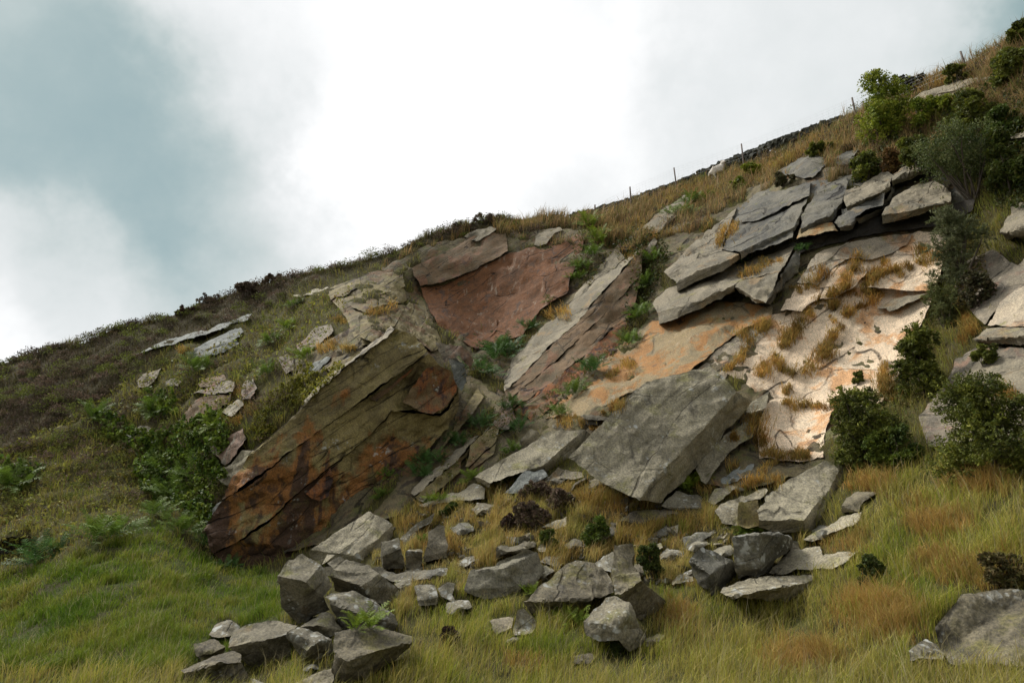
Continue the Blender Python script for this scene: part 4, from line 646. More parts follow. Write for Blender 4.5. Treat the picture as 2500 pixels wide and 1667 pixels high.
rock('F', 'boulder', 'pale broken rock at the upper left corner of the rust-stained cliff', 'slab', [(1450,455,-.5),(1560,360,-.45),(1640,270,-.4),(1725,275,-.4),(1705,400,-.5),(1640,470,-.6),(1540,520,-.6)], mode='surf', t=.7)
rock('F', 'boulder', 'bluish facet at the left foot of the rust-stained cliff', 'bluegrey', [(1345,752,-.35),(1410,700,-.4),(1510,595,-.4),(1565,640,-.5),(1520,720,-.5),(1420,765,-.45)], mode='surf', t=.6)
rock('O', 'boulder', 'brown root-hung rock above the pale broken rock at the cliff corner', 'purple', [(1100,700,-.3),(1300,520,-.35),(1560,350,-.35),(1720,260,-.35),(1760,400,-.4),(1640,640,-.5),(1460,800,-.5),(1320,640,-.5)], mode='surf', t=.6)
rock('F', 'boulder', 'rock face coloured dark for the shaded hollow behind the fern, far left corner', 'dark', [(-80,900,20.6),(60,850,20.5),(200,840,20.6),(290,930,20.9),(230,1020,20.9),(160,1120,20.7),(-80,1140,20.5)], mode='abs', t=1.6)  # near-black colour paints the gloom of a recess onto this face
rock('O', 'boulder', 'lichen-spotted rock sunk in the bank above the bramble thicket', 'greylichen', [(60,380,-.3),(250,230,-.35),(380,240,-.35),(430,280,-.4),(300,400,-.45),(180,430,-.4)], mode='surf', t=.6)
rock('A', 'boulder', 'reddish grey rock between ferns in the upper middle of the left bank', 'purple', [(1965,850,-.3),(2030,790,-.35),(2120,690,-.35),(2230,660,-.35),(2260,720,-.45),(2130,830,-.5),(2050,860,-.5)], mode='surf', t=.6)

rock('A', 'boulder', 'purplish rock below the small bright fern on the left bank', 'purple', [(1880,900,-.3),(1940,870,-.35),(1990,900,-.4),(1985,985,-.45),(1925,1000,-.4)], mode='surf', t=.6)
rock('A', 'boulder', 'pinkish rock under brown heather left of the ivy bank', 'redgrey', [(1345,1075,-.3),(1420,1030,-.4),(1510,1000,-.4),(1530,1040,-.5),(1440,1085,-.5),(1360,1105,-.4)], mode='surf', t=.6)
rock('A', 'boulder', 'grey rock draped with dead stems just left of the ivy bank', 'purple', [(1625,1120,-.3),(1660,1060,-.4),(1715,1040,-.4),(1740,1100,-.5),(1690,1170,-.5),(1640,1180,-.4)], mode='surf', t=.6)

# ---- small stones scattered among the larger blocks
r_ = np.random.default_rng(5)
for (x, y, q) in [(1060,1400,20),(985,1425,16),(1120,1480,22),(1010,1390,15),(1330,1395,18),(1285,1330,16),(1640,1350,22),(1555,1395,20),(1700,1330,20),(1610,1300,24),(1480,1300,20),(1400,1330,16),(1690,1395,18),(1850,1390,24),(1930,1330,24),(1900,1215,26),(1960,1255,22),(2010,1300,24),(1770,1345,20),(1570,1195,20),(1460,1180,22),(1350,1170,20),(1180,1240,20),(1130,1290,20),(930,1300,16),(1060,1330,16),(880,1570,20),(760,1625,22),(640,1560,18),(1590,1560,20),(1420,1610,18),(1250,1560,16)]:
    q = q*1.35; k = 7; an = np.sort(r_.uniform(0, 2*np.pi, k)); an = np.linspace(0, 2*np.pi, k, endpoint=False) + r_.uniform(-.3, .3, k); rr = r_.uniform(.65, 1.15, k)*q
    vs = [(x+math.cos(a)*rr[i]*1.25, y+math.sin(a)*rr[i]*.62-math.cos(a)*rr[i]*.25, .30*(1-math.sin(a))*q/22) for i, a in enumerate(an)]
    vs.append((x-q*.1, y+q*.10, .02)); c_ = len(vs)-1
    rock('S', 'stone', 'small grey stone lying in the grass among the bigger blocks', 'greylichen', vs, [[i, (i+1) % k, c_] for i in range(k)], cat='stone', group='small stones scattered among the bigger blocks', lift=.2)
# ------------------------------------------------------------------ where plants stand: the first surface met on a line of sight
_tv = np.concatenate(TV); _tf = [f for fs in TF for f in fs]; _kind = np.concatenate([np.full(len(fs), k) for fs, k in zip(TF, TK)])
BVH = BVHTree.FromPolygons(_tv.tolist(), _tf, all_triangles=False)
def hit(px, py):
    r = toward(px, py); h = BVH.ray_cast(Vector(CAM), Vector(r))
    if h[0] is None: return None
    n = h[1]
    if n.dot(Vector(r)) > 0: n = -n
    return np.array(h[0]), np.array(n), int(_kind[h[2]])
def many(px, py):
    P = []; N = []; K = []; I = []
    R = ray(px, py); R /= np.linalg.norm(R, axis=1)[:, None]; c = Vector(CAM)
    for i in range(len(R)):
        r = Vector(R[i]); h = BVH.ray_cast(c, r)
        if h[0] is None: continue
        n = h[1]
        if n.dot(r) > 0: n = -n
        P.append(h[0][:]); N.append(n[:]); K.append(_kind[h[2]]); I.append(i)
    return np.array(P), np.array(N), np.array(K), np.array(I)
def unit(a): return a/np.maximum(np.linalg.norm(a, axis=1), 1e-9)[:, None]

# ------------------------------------------------------------------ blades
def blades(P, N, h, wd, lean, cols, up=.75, wind=(0.35, 0, 0.0)):
    n = len(P); U = unit(N*(1-up) + np.array((0, 0, 1.0))*up)
    az = rng.uniform(0, 2*np.pi, n); S = np.stack([np.cos(az), np.sin(az), np.zeros(n)], 1)
    la = rng.uniform(0, 2*np.pi, n); Ld = np.stack([np.cos(la), np.sin(la), np.zeros(n)], 1) + np.array(wind); Ld = unit(Ld)*lean[:, None]
    S = S*wd[:, None]*.5
    base = P - U*.03
    mid = base + U*(h*.55)[:, None] + Ld*(h*.28)[:, None]; tip = base + U*(h*(1-.25*np.clip(lean, 0, 1.2)))[:, None] + Ld*h[:, None]
    V = np.stack([base-S, base+S, mid+S*.75, mid-S*.75, tip], 1).reshape(-1, 3)
    o = (np.arange(n)*5)[:, None]
    q = o + np.array([[0, 1, 2, 3]]); tr = o + np.array([[3, 2, 4]])
    return V, q, tr, np.repeat(cols, 5, 0)
def build_blades(name, parts, mat, kind='stuff'):
    Vs = []; L = []; Z = []; C = []; o = 0
    for V, q, tr, c in parts:
        Vs.append(V); L += [(q+o).ravel(), (tr+o).ravel()]; Z += [np.full(len(q), 4), np.full(len(tr), 3)]; C.append(c); o += len(V)
    ob = mesh_np(name, np.concatenate(Vs), np.concatenate(L), np.concatenate(Z), mat, False, np.concatenate(C)); tag(ob, kind=kind); return ob
def pal(P, cols, n, scale=.9, seed=0, jit=.16):
    cols = np.array(cols); f = np.clip(fbm(P*scale, 3, seed)*.8+.5 + rng.normal(0, .16, n), 0, .999)*(len(cols)-1)
    i = f.astype(int); u = (f-i)[:, None]; c = cols[i]*(1-u) + cols[i+1]*u
    return np.clip(c*(1+rng.normal(0, jit, (n, 1))) + rng.normal(0, .006, (n, 3)), .004, .7)
PAL = {0: [(.15,.185,.028),(.25,.27,.044),(.21,.165,.055),(.32,.30,.065),(.11,.155,.028)], 1: [(.08,.145,.012),(.13,.20,.018),(.20,.245,.03),(.28,.25,.055)],
       2: [(.155,.21,.02),(.25,.295,.033),(.37,.345,.06),(.45,.365,.11),(.22,.265,.036),(.34,.24,.07)], 3: [(.22,.24,.04),(.36,.33,.08),(.46,.36,.12),(.40,.25,.08),(.27,.28,.05)],
       4: [(.08,.065,.04),(.115,.10,.04),(.065,.05,.035),(.14,.13,.05)], 5: [(.33,.20,.10),(.20,.20,.055),(.47,.29,.14),(.15,.16,.045),(.30,.17,.09),(.36,.30,.12)], 6: [(.40,.24,.065),(.48,.33,.10),(.33,.19,.06),(.36,.31,.075),(.44,.27,.075)]}
HGT = {0: .30, 1: .20, 2: .29, 3: .27, 4: .25, 5: .55, 6: .30}
NPX = {0: 140000, 1: 80000, 2: 260000, 3: 55000, 4: 24000, 5: 150000, 6: 50000}
pxs = rng.uniform(-700, 3500, 3600000); pys = rng.uniform(-400, 2150, 3600000); k = pys > skyy(pxs)+1; pxs = pxs[k]; pys = pys[k]
zc = zone(pxs, pys); parts = {'grass': [], 'dry_grass': []}
for zk in range(7):
    ii = np.nonzero(zc == zk)[0][:NPX[zk]]
    P, N, K, I = many(pxs[ii], pys[ii]); g = K == 0; P = P[g]; N = N[g]
    n = len(P); d = np.linalg.norm(P-CAM, axis=1)
    cl = fbm(P*1.3, 3, 77+zk); keep = rng.uniform(0, 1, n) < np.clip(.75+cl*1.2, .12, 1); P = P[keep]; N = N[keep]; d = d[keep]; cl = cl[keep]; n = len(P)
    h = HGT[zk]*(1+cl*.9+fbm(P*3.1, 2, 31)*.8)*rng.uniform(.55, 1.35, n); h = np.clip(h, .06, .9)
    if zk in (1, 2, 3, 6):       # shorter turf at the foot of the rocks
        v_ = (P-CAM); dz = v_ @ FW; qx = 1250 + F*(v_ @ RT)/dz; qy = 833.5 - F*(v_ @ UPV)/dz
        for up_ in (12, 26):
            R_ = ray(qx, qy-up_*12/d); nr_ = np.zeros(n, bool)
            for i_ in range(n):
                h_ = BVH.ray_cast(Vector(CAM), Vector(R_[i_]).normalized())
                if h_[0] is not None and _kind[h_[2]] == 1: nr_[i_] = True
            h[nr_] *= .58
    wd = np.maximum(.007, d*.00075)*rng.uniform(.7, 1.3, n)
    V = blades(P, N, h, wd, np.clip(rng.normal(.5, .25, n), .05, 1.1), pal(P, PAL[zk], n, .8, zk*5), .7, (.85, -.1, 0) if zk in (2, 3, 5) else (.1, -.2, 0))
    parts['dry_grass' if zk in (5, 6) else 'grass'].append(V)
    if zk in (2, 3, 1):       # flowering stems with pale heads
        m = rng.permutation(n)[:int(n*(.085 if zk == 2 else .05))]; hh = h[m]*rng.uniform(1.3, 1.9, len(m)); wq = np.maximum(.005, d[m]*.0004)
        parts['grass'].append(blades(P[m], N[m], hh, wq, np.clip(rng.normal(.4, .15, len(m)), .05, .8), np.array((.36, .31, .17))*rng.uniform(.7, 1.2, (len(m), 1)), .8, (.6, -.1, 0)))
# grit and small broken stone between the blocks
def scree():
    m = 5200; qx = rng.uniform(850, 2080, m); qy = rng.uniform(1120, 1640, m); k = ((zone(qx, qy) == 3) | (zone(qx, qy) == 6)) & (qy < 1480); qx = qx[k]; qy = qy[k]
    g = fbm(np.stack([qx*.012, qy*.016, qx*0], 1), 3, 71) > .02; P, N, K, I = many(qx[g], qy[g]); P = P[K != 1]; n = len(P)
    s = rng.lognormal(-3.15, .5, n)[:, None, None]; cb = np.array([(x, y, z) for x in (-1, 1) for y in (-1, 1) for z in (-.6, .6)], float)[None]
    an = rng.uniform(0, 6.283, n); c_, s_ = np.cos(an)[:, None], np.sin(an)[:, None]; q = cb*s*rng.uniform(.4, 1.2, (n, 8, 3))*rng.uniform(.6, 1.3, (n, 1, 3)); q = np.stack([q[..., 0]*c_-q[..., 1]*s_, q[..., 0]*s_+q[..., 1]*c_, q[..., 2]+q[..., 0]*rng.normal(0, .35, (n, 1))], 2)
    V = P[:, None] + q + np.array((0, -.02, .04)); fs = np.array([(0, 1, 3, 2), (4, 6, 7, 5), (0, 4, 5, 1), (2, 3, 7, 6), (0, 2, 6, 4), (1, 5, 7, 3)])
    L = (np.arange(n)*8)[:, None, None] + fs[None]; o = mesh_np('scree', V.reshape(-1, 3), L.ravel(), np.full(n*6, 4), M['grey'], False); tag(o, kind='stuff')
scree()
# grass standing up along the crest line
sx = rng.uniform(-200, 2700, 15000); sx = sx[fbm(np.stack([sx*.02, sx*0, sx*0], 1), 3, 8) > -.12]; P, N, K, I = many(sx, skyy(sx)+rng.uniform(1.5, 9, len(sx)))
n = len(P); d = np.linalg.norm(P-CAM, axis=1)
cc = pal(P, [(.12,.12,.035),(.20,.16,.06),(.10,.11,.03),(.24,.17,.08)], n, .35, 61)
parts['dry_grass'].append(blades(P, N, np.clip(.38*(1+fbm(P*.7, 3, 5))*rng.uniform(.4, 1.4, n), .1, .9), d*.00055*rng.uniform(.7, 1.3, n), rng.uniform(.1, .6, n), cc, .9, (.4, 0, 0)))
# orange grass in the cracks of the cream wall and on ledges
TUFT = [('E', [(1240,215),(1160,330),(1140,430),(1090,480),(1040,560)]), ('E', [(1440,200),(1410,280),(1300,390)]), ('E', [(1800,195),(1690,260),(1600,275),(1490,310),(1390,340),(1290,405)]), ('E', [(980,510),(1100,465),(1250,450),(1400,465),(1330,530),(1250,560),(1130,600)]),
        ('E', [(1000,330),(950,400),(830,430),(750,450)]), ('E', [(990,490),(930,530),(880,620),(800,720),(740,790),(690,890),(650,960),(570,960),(570,1030)]), ('E', [(1040,610),(1110,680),(1040,750),(1000,880),(890,960),(800,1010),(770,1100),(700,1200),(850,1220),(1000,1230),(1170,1200)]),
        ('E', [(610,670),(520,770),(460,850),(420,920),(330,1000)]), ('E', [(420,740),(560,690),(630,650)]), ('E', [(530,1290),(545,1400),(570,1550),(720,1570),(900,1560)]), ('E', [(400,370),(500,320),(600,280),(710,240)]), ('E', [(340,20),(320,90),(270,140)]),
        ('E', [(700,970),(780,1000)]), ('E', [(1620,180),(1660,178)]), ('E', [(1510,350),(1550,350)]), ('E', [(370,1440),(420,1420)]), ('E', [(1640,500),(1700,480)]), ('D', [(400,1330),(380,1420),(300,1480)]), ('C', [(1330,1050),(1400,1010),(1470,1000)]), ('C', [(1740,1440),(1850,1390),(1950,1340)]),
        ('C', [(1870,570),(1920,620)]), ('C', [(2100,450),(2060,490)]), ('H', [(1010,500),(1150,490),(1190,510)]), ('H', [(1080,535),(1250,545)]), ('H', [(1290,440),(1420,400)]), ('B', [(1240,745),(1330,720),(1390,700)]), ('B', [(1000,790),(1080,805)]), ('B', [(920,980),(1050,960),(1160,965)]), ('J', [(190,330),(330,250),(420,220),(500,240)]), ('J', [(400,130),(560,80),(640,60)]), ('J', [(1050,270),(1160,240),(1280,260)]),
        ('A', [(1220,850),(1310,820)]), ('A', [(1540,1380),(1640,1280),(1720,1230)]), ('E', [(1420,940),(1400,1130),(1470,1180)]), ('E', [(1930,560),(2000,700),(1940,800)]), ('E', [(2200,1150),(2290,1160)])]
TP = []
for cr, pl in TUFT:
    ox, oy, s = CR[cr]; pl = np.array(pl, float)/s + (ox, oy)
    for a, b_ in zip(pl[:-1], pl[1:]):
        L = np.hypot(*(b_-a))
        for q in range(max(2, int(L/6))):          # uneven clumps with gaps between them
            if rng.uniform() < .3: continue
            c_ = a + (b_-a)*rng.uniform(0, 1) + rng.normal(0, 3.5, 2); sz = rng.lognormal(1.55, .5); m = int(18+sz*11)
            TP.append(np.concatenate([c_ + rng.normal(0, 1, (m, 2))*(sz, sz*.7), np.full((m, 1), sz), np.full((m, 1), rng.uniform())], 1))
TP = np.concatenate(TP); P, N, K, I = many(TP[:, 0], TP[:, 1]); n = len(P); d = np.linalg.norm(P-CAM, axis=1)
TS = TP[I, 2]; TQ = TP[I, 3]
cc = pal(P, [(.24,.14,.045),(.46,.26,.065),(.54,.33,.10),(.32,.26,.07),(.28,.19,.07),(.50,.28,.08)], n, 1.1, 91)
tuft = build_blades('tussock_grass', [blades(P + N*rng.uniform(0, .1, n)[:, None], N, rng.uniform(.35, 1.3, n)*np.clip(TS*.034, .08, .34), d*.0008, rng.uniform(.2, 1.1, n), cc*(.55+.75*TQ)[:, None], .45, (0, -.3, -.4))], M['grass'])
for k_, v_ in parts.items(): build_blades(k_, v_, M['grass'])

# ------------------------------------------------------------------ leaf clouds
def leafcloud(c, size, cols, asp=.55, bias=None, drop=0.0):
    """rhombic leaves, each folded a little along its length"""
    n = len(c); a = unit(rng.normal(0, 1, (n, 3)) + (bias if bias is not None else 0)); b_ = unit(np.cross(a, rng.normal(0, 1, (n, 3)))); nn = np.cross(a, b_)
    s = (size*rng.uniform(.6, 1.35, n))[:, None]
    V = np.stack([c - a*s*.5, c + b_*s*asp*.5 + nn*s*.08, c + a*s*.5, c - b_*s*asp*.5 + nn*s*.08], 1).reshape(-1, 3)
    o = (np.arange(n)*4)[:, None]
    return V, o + np.array([[0, 1, 2]]), o + np.array([[0, 2, 3]]), np.repeat(cols, 4, 0)
def build_leaves(name, parts, mat, parent=None):
    V = []; L = []; C = []; o = 0
    for v, t1, t2, c in parts: V.append(v); L += [(t1+o).ravel(), (t2+o).ravel()]; C.append(c); o += len(v)
    L = np.concatenate(L); return mesh_np(name, np.concatenate(V), L, np.full(len(L)//3, 3), mat, False, np.concatenate(C), parent)
def tube(pts, r0, r1, sides=6):
    pts = np.array(pts); n = len(pts); V = []; Q = []
    for i in range(n):
        d_ = pts[min(i+1, n-1)]-pts[max(i-1, 0)]; d_ /= max(np.linalg.norm(d_), 1e-9); x = np.cross(d_, (.3, .9, .2)); x /= np.linalg.norm(x); y = np.cross(d_, x); r = r0+(r1-r0)*i/(n-1)
        for j in range(sides): a_ = 2*np.pi*j/sides; V.append(pts[i]+x*r*math.cos(a_)+y*r*math.sin(a_))
    for i in range(n-1):
        for j in range(sides): Q.append((i*sides+j, i*sides+(j+1) % sides, (i+1)*sides+(j+1) % sides, (i+1)*sides+j))
    return np.array(V), np.array(Q)
def build_tubes(name, tubes, mat, parent=None):
    V = []; Q = []; o = 0
    for v, q in tubes: V.append(v); Q.append(q+o); o += len(v)
    Q = np.concatenate(Q); return mesh_np(name, np.concatenate(V), Q.ravel(), np.full(len(Q), 4), mat, True, None, parent)
GORSE = [(.05,.06,.014),(.09,.105,.02),(.14,.16,.026),(.24,.25,.04)]
BRIGHT = [(.10,.14,.018),(.17,.22,.025),(.26,.29,.03),(.33,.34,.05)]
HEA = [(.095,.072,.052),(.14,.104,.07),(.19,.132,.095),(.145,.145,.055)]
SALLOW = [(.045,.062,.018),(.075,.10,.028),(.12,.145,.045),(.22,.24,.10)]
def bush(name, label, px, py, wpx, hpx, palette, leaf=None, n=2600, cat='bush', group=None, lumps=16, open_=.0, lean=(0, 0), lift=.1, spiky=.5, mat='leaf', asp=.5, trunk=0.0, depthk=.8):
    hh = hit(px, py)
    if hh is None: return
    B, N, K = hh; d = np.linalg.norm(B-CAM); k = d/F*.97; W2 = wpx*k*.5; H = hpx*k
    n = int(n*2.2); root = empty(name, B); tag(root, label, cat, group)
    lc = []; lumps = int(lumps*1.6)
    for i in range(lumps):
        u = unit(rng.normal(0, 1, (1, 3)))[0]; rr = rng.uniform(.25, 1)**.6
        if trunk > 0: p = np.array((u[0]*W2*rr*.78 + lean[0]*W2, u[1]*W2*depthk*rr*.75 - .15*W2, H*(.5+trunk*.3) + u[2]*H*(.38-trunk*.12)*rr))
        else:
            z_ = rng.uniform(.06, .88)**1.15; wz = math.sqrt(max(.05, 1-(z_-.18)**2*1.35))
            p = np.array((u[0]*W2*.82*wz*rr, u[1]*W2*depthk*.75*wz*rr - .1*W2, z_*H))
        lc.append(p)
    lc = np.array(lc); rad = min(W2, H*.6)*rng.uniform(.13, .36, lumps)*(1.15-open_*.5)
    w_ = rad**2; li = rng.choice(lumps, n, p=w_/w_.sum()); dirn = unit(rng.normal(0, 1, (n, 3)) + np.array((0, -.2, .35)))
    # sprays: leaves gather along short twigs pointing out of each lump
    tw = rng.integers(0, 26, n); td = unit(np.random.default_rng(int(px*7+py)).normal(0, 1, (lumps*26, 3)) + np.array((0, -.15, .4)))
    dirn = unit(dirn*(1-spiky) + td[li*26+tw]*spiky*2.2); rr = rng.uniform(.25, 1.0 + .35*spiky, n)**.7
    c = lc[li] + dirn*(rad[li]*rr)[:, None]
    if leaf is None: leaf = max(.055, d*.0043)
    asp = max(asp, .42) if asp > .2 else asp
    cols = pal(c + B, palette, n, 2.2/max(W2, .3), int(px), .2)
    f = build_leaves('foliage', [leafcloud(c, leaf, cols, asp, dirn*.8)], M[mat], root)
    tb = []
    for i in range(min(lumps, 9)):
        a0 = np.array((rng.normal(0, W2*.06), rng.normal(0, W2*.06), -.1)); m_ = (a0+lc[i])/2 + rng.normal(0, .08*W2, 3); m_[2] = max(m_[2], H*.12)
        tb.append(tube([a0, a0*.4+m_*.6, m_*.4+lc[i]*.6, lc[i]], max(.012, .02*H), .006, 5))
    build_tubes('stem', tb, M['twig'], root)
    return root
# ------------------------------------------------------------------ heather: one mass over the left bank and the crest
def heather_mass():
    pr = []; cnt = 0
    qx = rng.uniform(-250, 2650, 9000); qy = rng.uniform(60, 1250, 9000); z = zone(qx, qy); ok = (qy > skyy(qx)+2) & ((z == 4) | ((z == 5) & (rng.uniform(0, 1, 9000) < .24)) | ((z == 0) & (qx < 760) & (rng.uniform(0, 1, 9000) < .5)))
    qx = qx[ok][:1700]; qy = qy[ok][:1700]
    ex = rng.uniform(-200, 1240, 130); qx = np.concatenate([qx, ex]); qy = np.concatenate([qy, skyy(ex)+rng.uniform(2, 7, 130)])
    P, N, K, I = many(qx, qy); g = K != 1
    for p in P[g]:
        d = np.linalg.norm(p-CAM); r = rng.uniform(.2, .55)*(1+.6*perlin(p[None]*.4, 4)[0]); n = int(60+r*170)
        u = unit(rng.normal(0, 1, (n, 3)) + np.array((0, -.1, .5))); u[:, 2] = np.abs(u[:, 2]); c = p + u*(r*rng.uniform(.45, 1.1, n))[:, None]*np.array((1.15, 1.15, .95))
        h = perlin(p[None]*.23, 15)[0]+rng.normal(0, .2)
        base = np.array(HEA[int(np.clip(h*3+1.6, 0, 3))]) if rng.uniform() > .36 else np.array((.17, .195, .042))
        cols = np.clip(base*(1+rng.normal(0, .28, (n, 1)))+rng.normal(0, .004, (n, 3)), .006, .4)
        pr.append(leafcloud(c, max(.05, d*.0026), cols, .4, u*1.2))
    o = build_leaves('heather', pr, M['heath']); tag(o, kind='stuff')
heather_mass()
# ------------------------------------------------------------------ bramble and ivy thickets (leaf carpets)
def carpet(name, polys, n, palette, leaf, thick, asp=.8):
    lo = np.min([np.min(p, 0) for p in polys], 0); hi = np.max([np.max(p, 0) for p in polys], 0)
    qx = rng.uniform(lo[0], hi[0], n*6); qy = rng.uniform(lo[1], hi[1], n*6); ok = np.zeros(len(qx), bool)
    for p in polys: ok |= inpoly(qx, qy, p)
    qx = qx[ok][:n]; qy = qy[ok][:n]; P, N, K, I = many(qx, qy); m = fbm(P*.9, 3, 12) > -.22; P = P[m]; N = N[m]
    h = np.abs(fbm(P*1.6, 3, 44))*thick*1.6 + rng.uniform(0, .3, len(P))*thick
    c = P + (N*.7 + np.array((0, 0, .5)))*h[:, None]; d = np.linalg.norm(P-CAM, axis=1)
    o = build_leaves(name, [leafcloud(c, leaf*d/27, pal(P, palette, len(P), 1.1, 7, .25), asp, N*.3)], M['leaf']); tag(o, kind='stuff')
carpet('bramble_thicket', [[(230,1010),(290,1020),(340,1060),(420,1060),(470,1030),(520,1010),(560,1030),(570,1075),(530,1120),(560,1160),(545,1200),(525,1240),(505,1290),(480,1300),(420,1240),(350,1220),(330,1150),(340,1110),(260,1075)], [(360,960),(430,960),(440,1020),(370,1030)], [(120,1130),(60,1150),(0,1140),(-60,1180),(60,1200)]], 15000,
       [(.045,.08,.012),(.08,.13,.018),(.13,.185,.025),(.19,.23,.04)], .13, .55)
carpet('gully_scrub', [[(1480,600),(1600,560),(1640,600),(1600,700),(1545,830),(1510,860),(1560,690)], [(1410,540),(1480,530),(1500,620),(1440,700),(1390,690)], [(1130,900),(1250,840),(1320,760),(1350,780),(1260,870),(1180,930),(1130,930)], [(1340,940),(1480,860),(1510,870),(1440,940),(1330,1030),(1290,1040)], [(2330,560),(2400,600),(2420,700),(2330,800),(2260,960),(2200,1100),(2040,1130),(2150,960),(2240,800),(2290,660)], [(1090,1110),(1180,1020),(1240,960),(1270,1030),(1180,1110),(1060,1190)]], 11000, [(.055,.07,.018),(.10,.115,.026),(.16,.14,.045),(.19,.125,.05),(.08,.10,.02)], .13, .28, .3)
carpet('moss_and_bilberry', [[(0,1100),(180,1010),(330,920),(560,830),(760,720),(860,700),(840,760),(760,860),(650,950),(560,1000),(420,1010),(300,1060),(330,1150),(350,1240),(260,1310),(120,1370),(0,1390),(-300,1400),(-300,1200)]], 9000, [(.14,.185,.028),(.24,.265,.04),(.31,.29,.06),(.19,.13,.05),(.10,.13,.028)], .12, .20, .5)
carpet('ivy_bank', [[(600,1075),(620,1040),(640,980),(700,950),(740,900),(800,905),(830,890),(845,900),(815,930),(760,975),(700,1030),(640,1080)]], 6500, [(.15,.155,.02),(.22,.215,.03),(.28,.25,.045),(.10,.12,.02)], .085, .3)
carpet('scrub_undergrowth', [[(2240,330),(2330,260),(2450,200),(2600,140),(2600,560),(2500,520),(2440,520),(2400,440),(2300,420),(2180,420),(2080,420),(2100,360)], [(1480,600),(1580,560),(1640,620),(1600,720),(1540,820),(1520,760),(1570,650)]], 15000, [(.025,.035,.010),(.045,.058,.014),(.075,.09,.02),(.06,.045,.025)], .115, .5, .5)
# ------------------------------------------------------------------ bracken ferns
def fern_mesh(kind):
    r = np.random.default_rng(100+kind); V = []; L = []; C = []; o = 0
    for crown in range(5):
        org = np.array((r.uniform(-.55, .55), r.uniform(-.4, .4), -.02)) if crown else np.zeros(3); sc = 1.0 if crown == 0 else r.uniform(.55, .95); nf = 8
        for f in range(nf):
            az = 2*np.pi*f/nf + r.uniform(-.4, .4); el = r.uniform(.5, 1.35); ln = r.uniform(.7, 1.1)*sc; cu = r.uniform(.7, 1.5)
            d0 = np.array((math.cos(az)*math.cos(el), math.sin(az)*math.cos(el), math.sin(el))); side = np.array((-math.sin(az), math.cos(az), r.uniform(-.4, .4))); side /= np.linalg.norm(side); pos = org.copy(); m = 13; pts = []
            dd = d0.copy()
            for i in range(m+1):
                pts.append(pos.copy()); pos = pos + dd*ln/m; dd = dd + np.array((math.cos(az)*.3, math.sin(az)*.3, -1))*cu/m*(.2+i/m); dd /= np.linalg.norm(dd)
            pts = np.array(pts); tone = r.uniform(.7, 1.3)
            for i in range(2, m):
                q = i/m; pl = ln*.22*math.sin(np.pi*min(1, (1-q)*1.02+.08))**.9*(1 if q > .25 else q*4)
                ax = pts[min(i+1, m)]-pts[i]; ax /= np.linalg.norm(ax)
                for sgn in (-1, 1):
                    dr = side*sgn*.85 + ax*.55 + r.normal(0, .10, 3); dr /= np.linalg.norm(dr); wv = ax*ln/m*.34
                    b_ = pts[i]; tp = b_ + dr*pl + np.array((0, 0, -.14*pl)); md = b_ + dr*pl*.5 + np.array((0, 0, .03*pl))
                    V += [b_-wv, b_+wv, md+wv*.7, md-wv*.7, tp]; c = np.array((.085, .15, .022))*tone*r.uniform(.7, 1.3) + np.array((.03, .02, 0))*q
                    C += [c]*5; L += [o, o+1, o+2, o+3, o+3, o+2, o+4]; o += 5
    n = len(V)//5; return np.array(V)*.8, L, [4, 3]*n, np.array(C)
FM = []
for kind in range(3):
    for tone in (np.array((1, 1, 1)), np.array((.55, .72, 1.1)), np.array((1.45, 1.3, .9))):
        V_, L_, S_, C_ = fern_mesh(kind); ob = mesh_np('bracken_fern', V_, L_, S_, M['leaf'], False, np.clip(C_*tone, 0, .5)); FM.append(ob)
fused = [False]*9
def fern(label, px, py, size, tone=0, kind=None, group=None):
    h = hit(px, py)
    if h is None: return
    B, N, K = h; d = np.linalg.norm(B-CAM); i = (int(px+py) % 3 if kind is None else kind)*3 + tone
    if not fused[i]: o = FM[i]; fused[i] = True
    else: o = FM[i].copy(); COL.objects.link(o)
    s = size*d/F*1.12; o.location = B - N*.02; o.scale = (s, s, s); up = Vector(N*.55 + np.array((0, -.15, .6))).normalized()
    q = Vector((0, 0, 1)).rotation_difference(up); q.rotate(Vector((0, 0, 0)).rotation_difference(Vector((0, 0, 0))) if False else q.__class__((1, 0, 0, 0)))
    o.rotation_mode = 'QUATERNION'; o.rotation_quaternion = q @ Vector((1, 0, 0)).rotation_difference(Vector((math.cos(px), math.sin(px), 0)))
    tag(o, label, 'fern', group or 'bracken ferns on the quarry slopes')
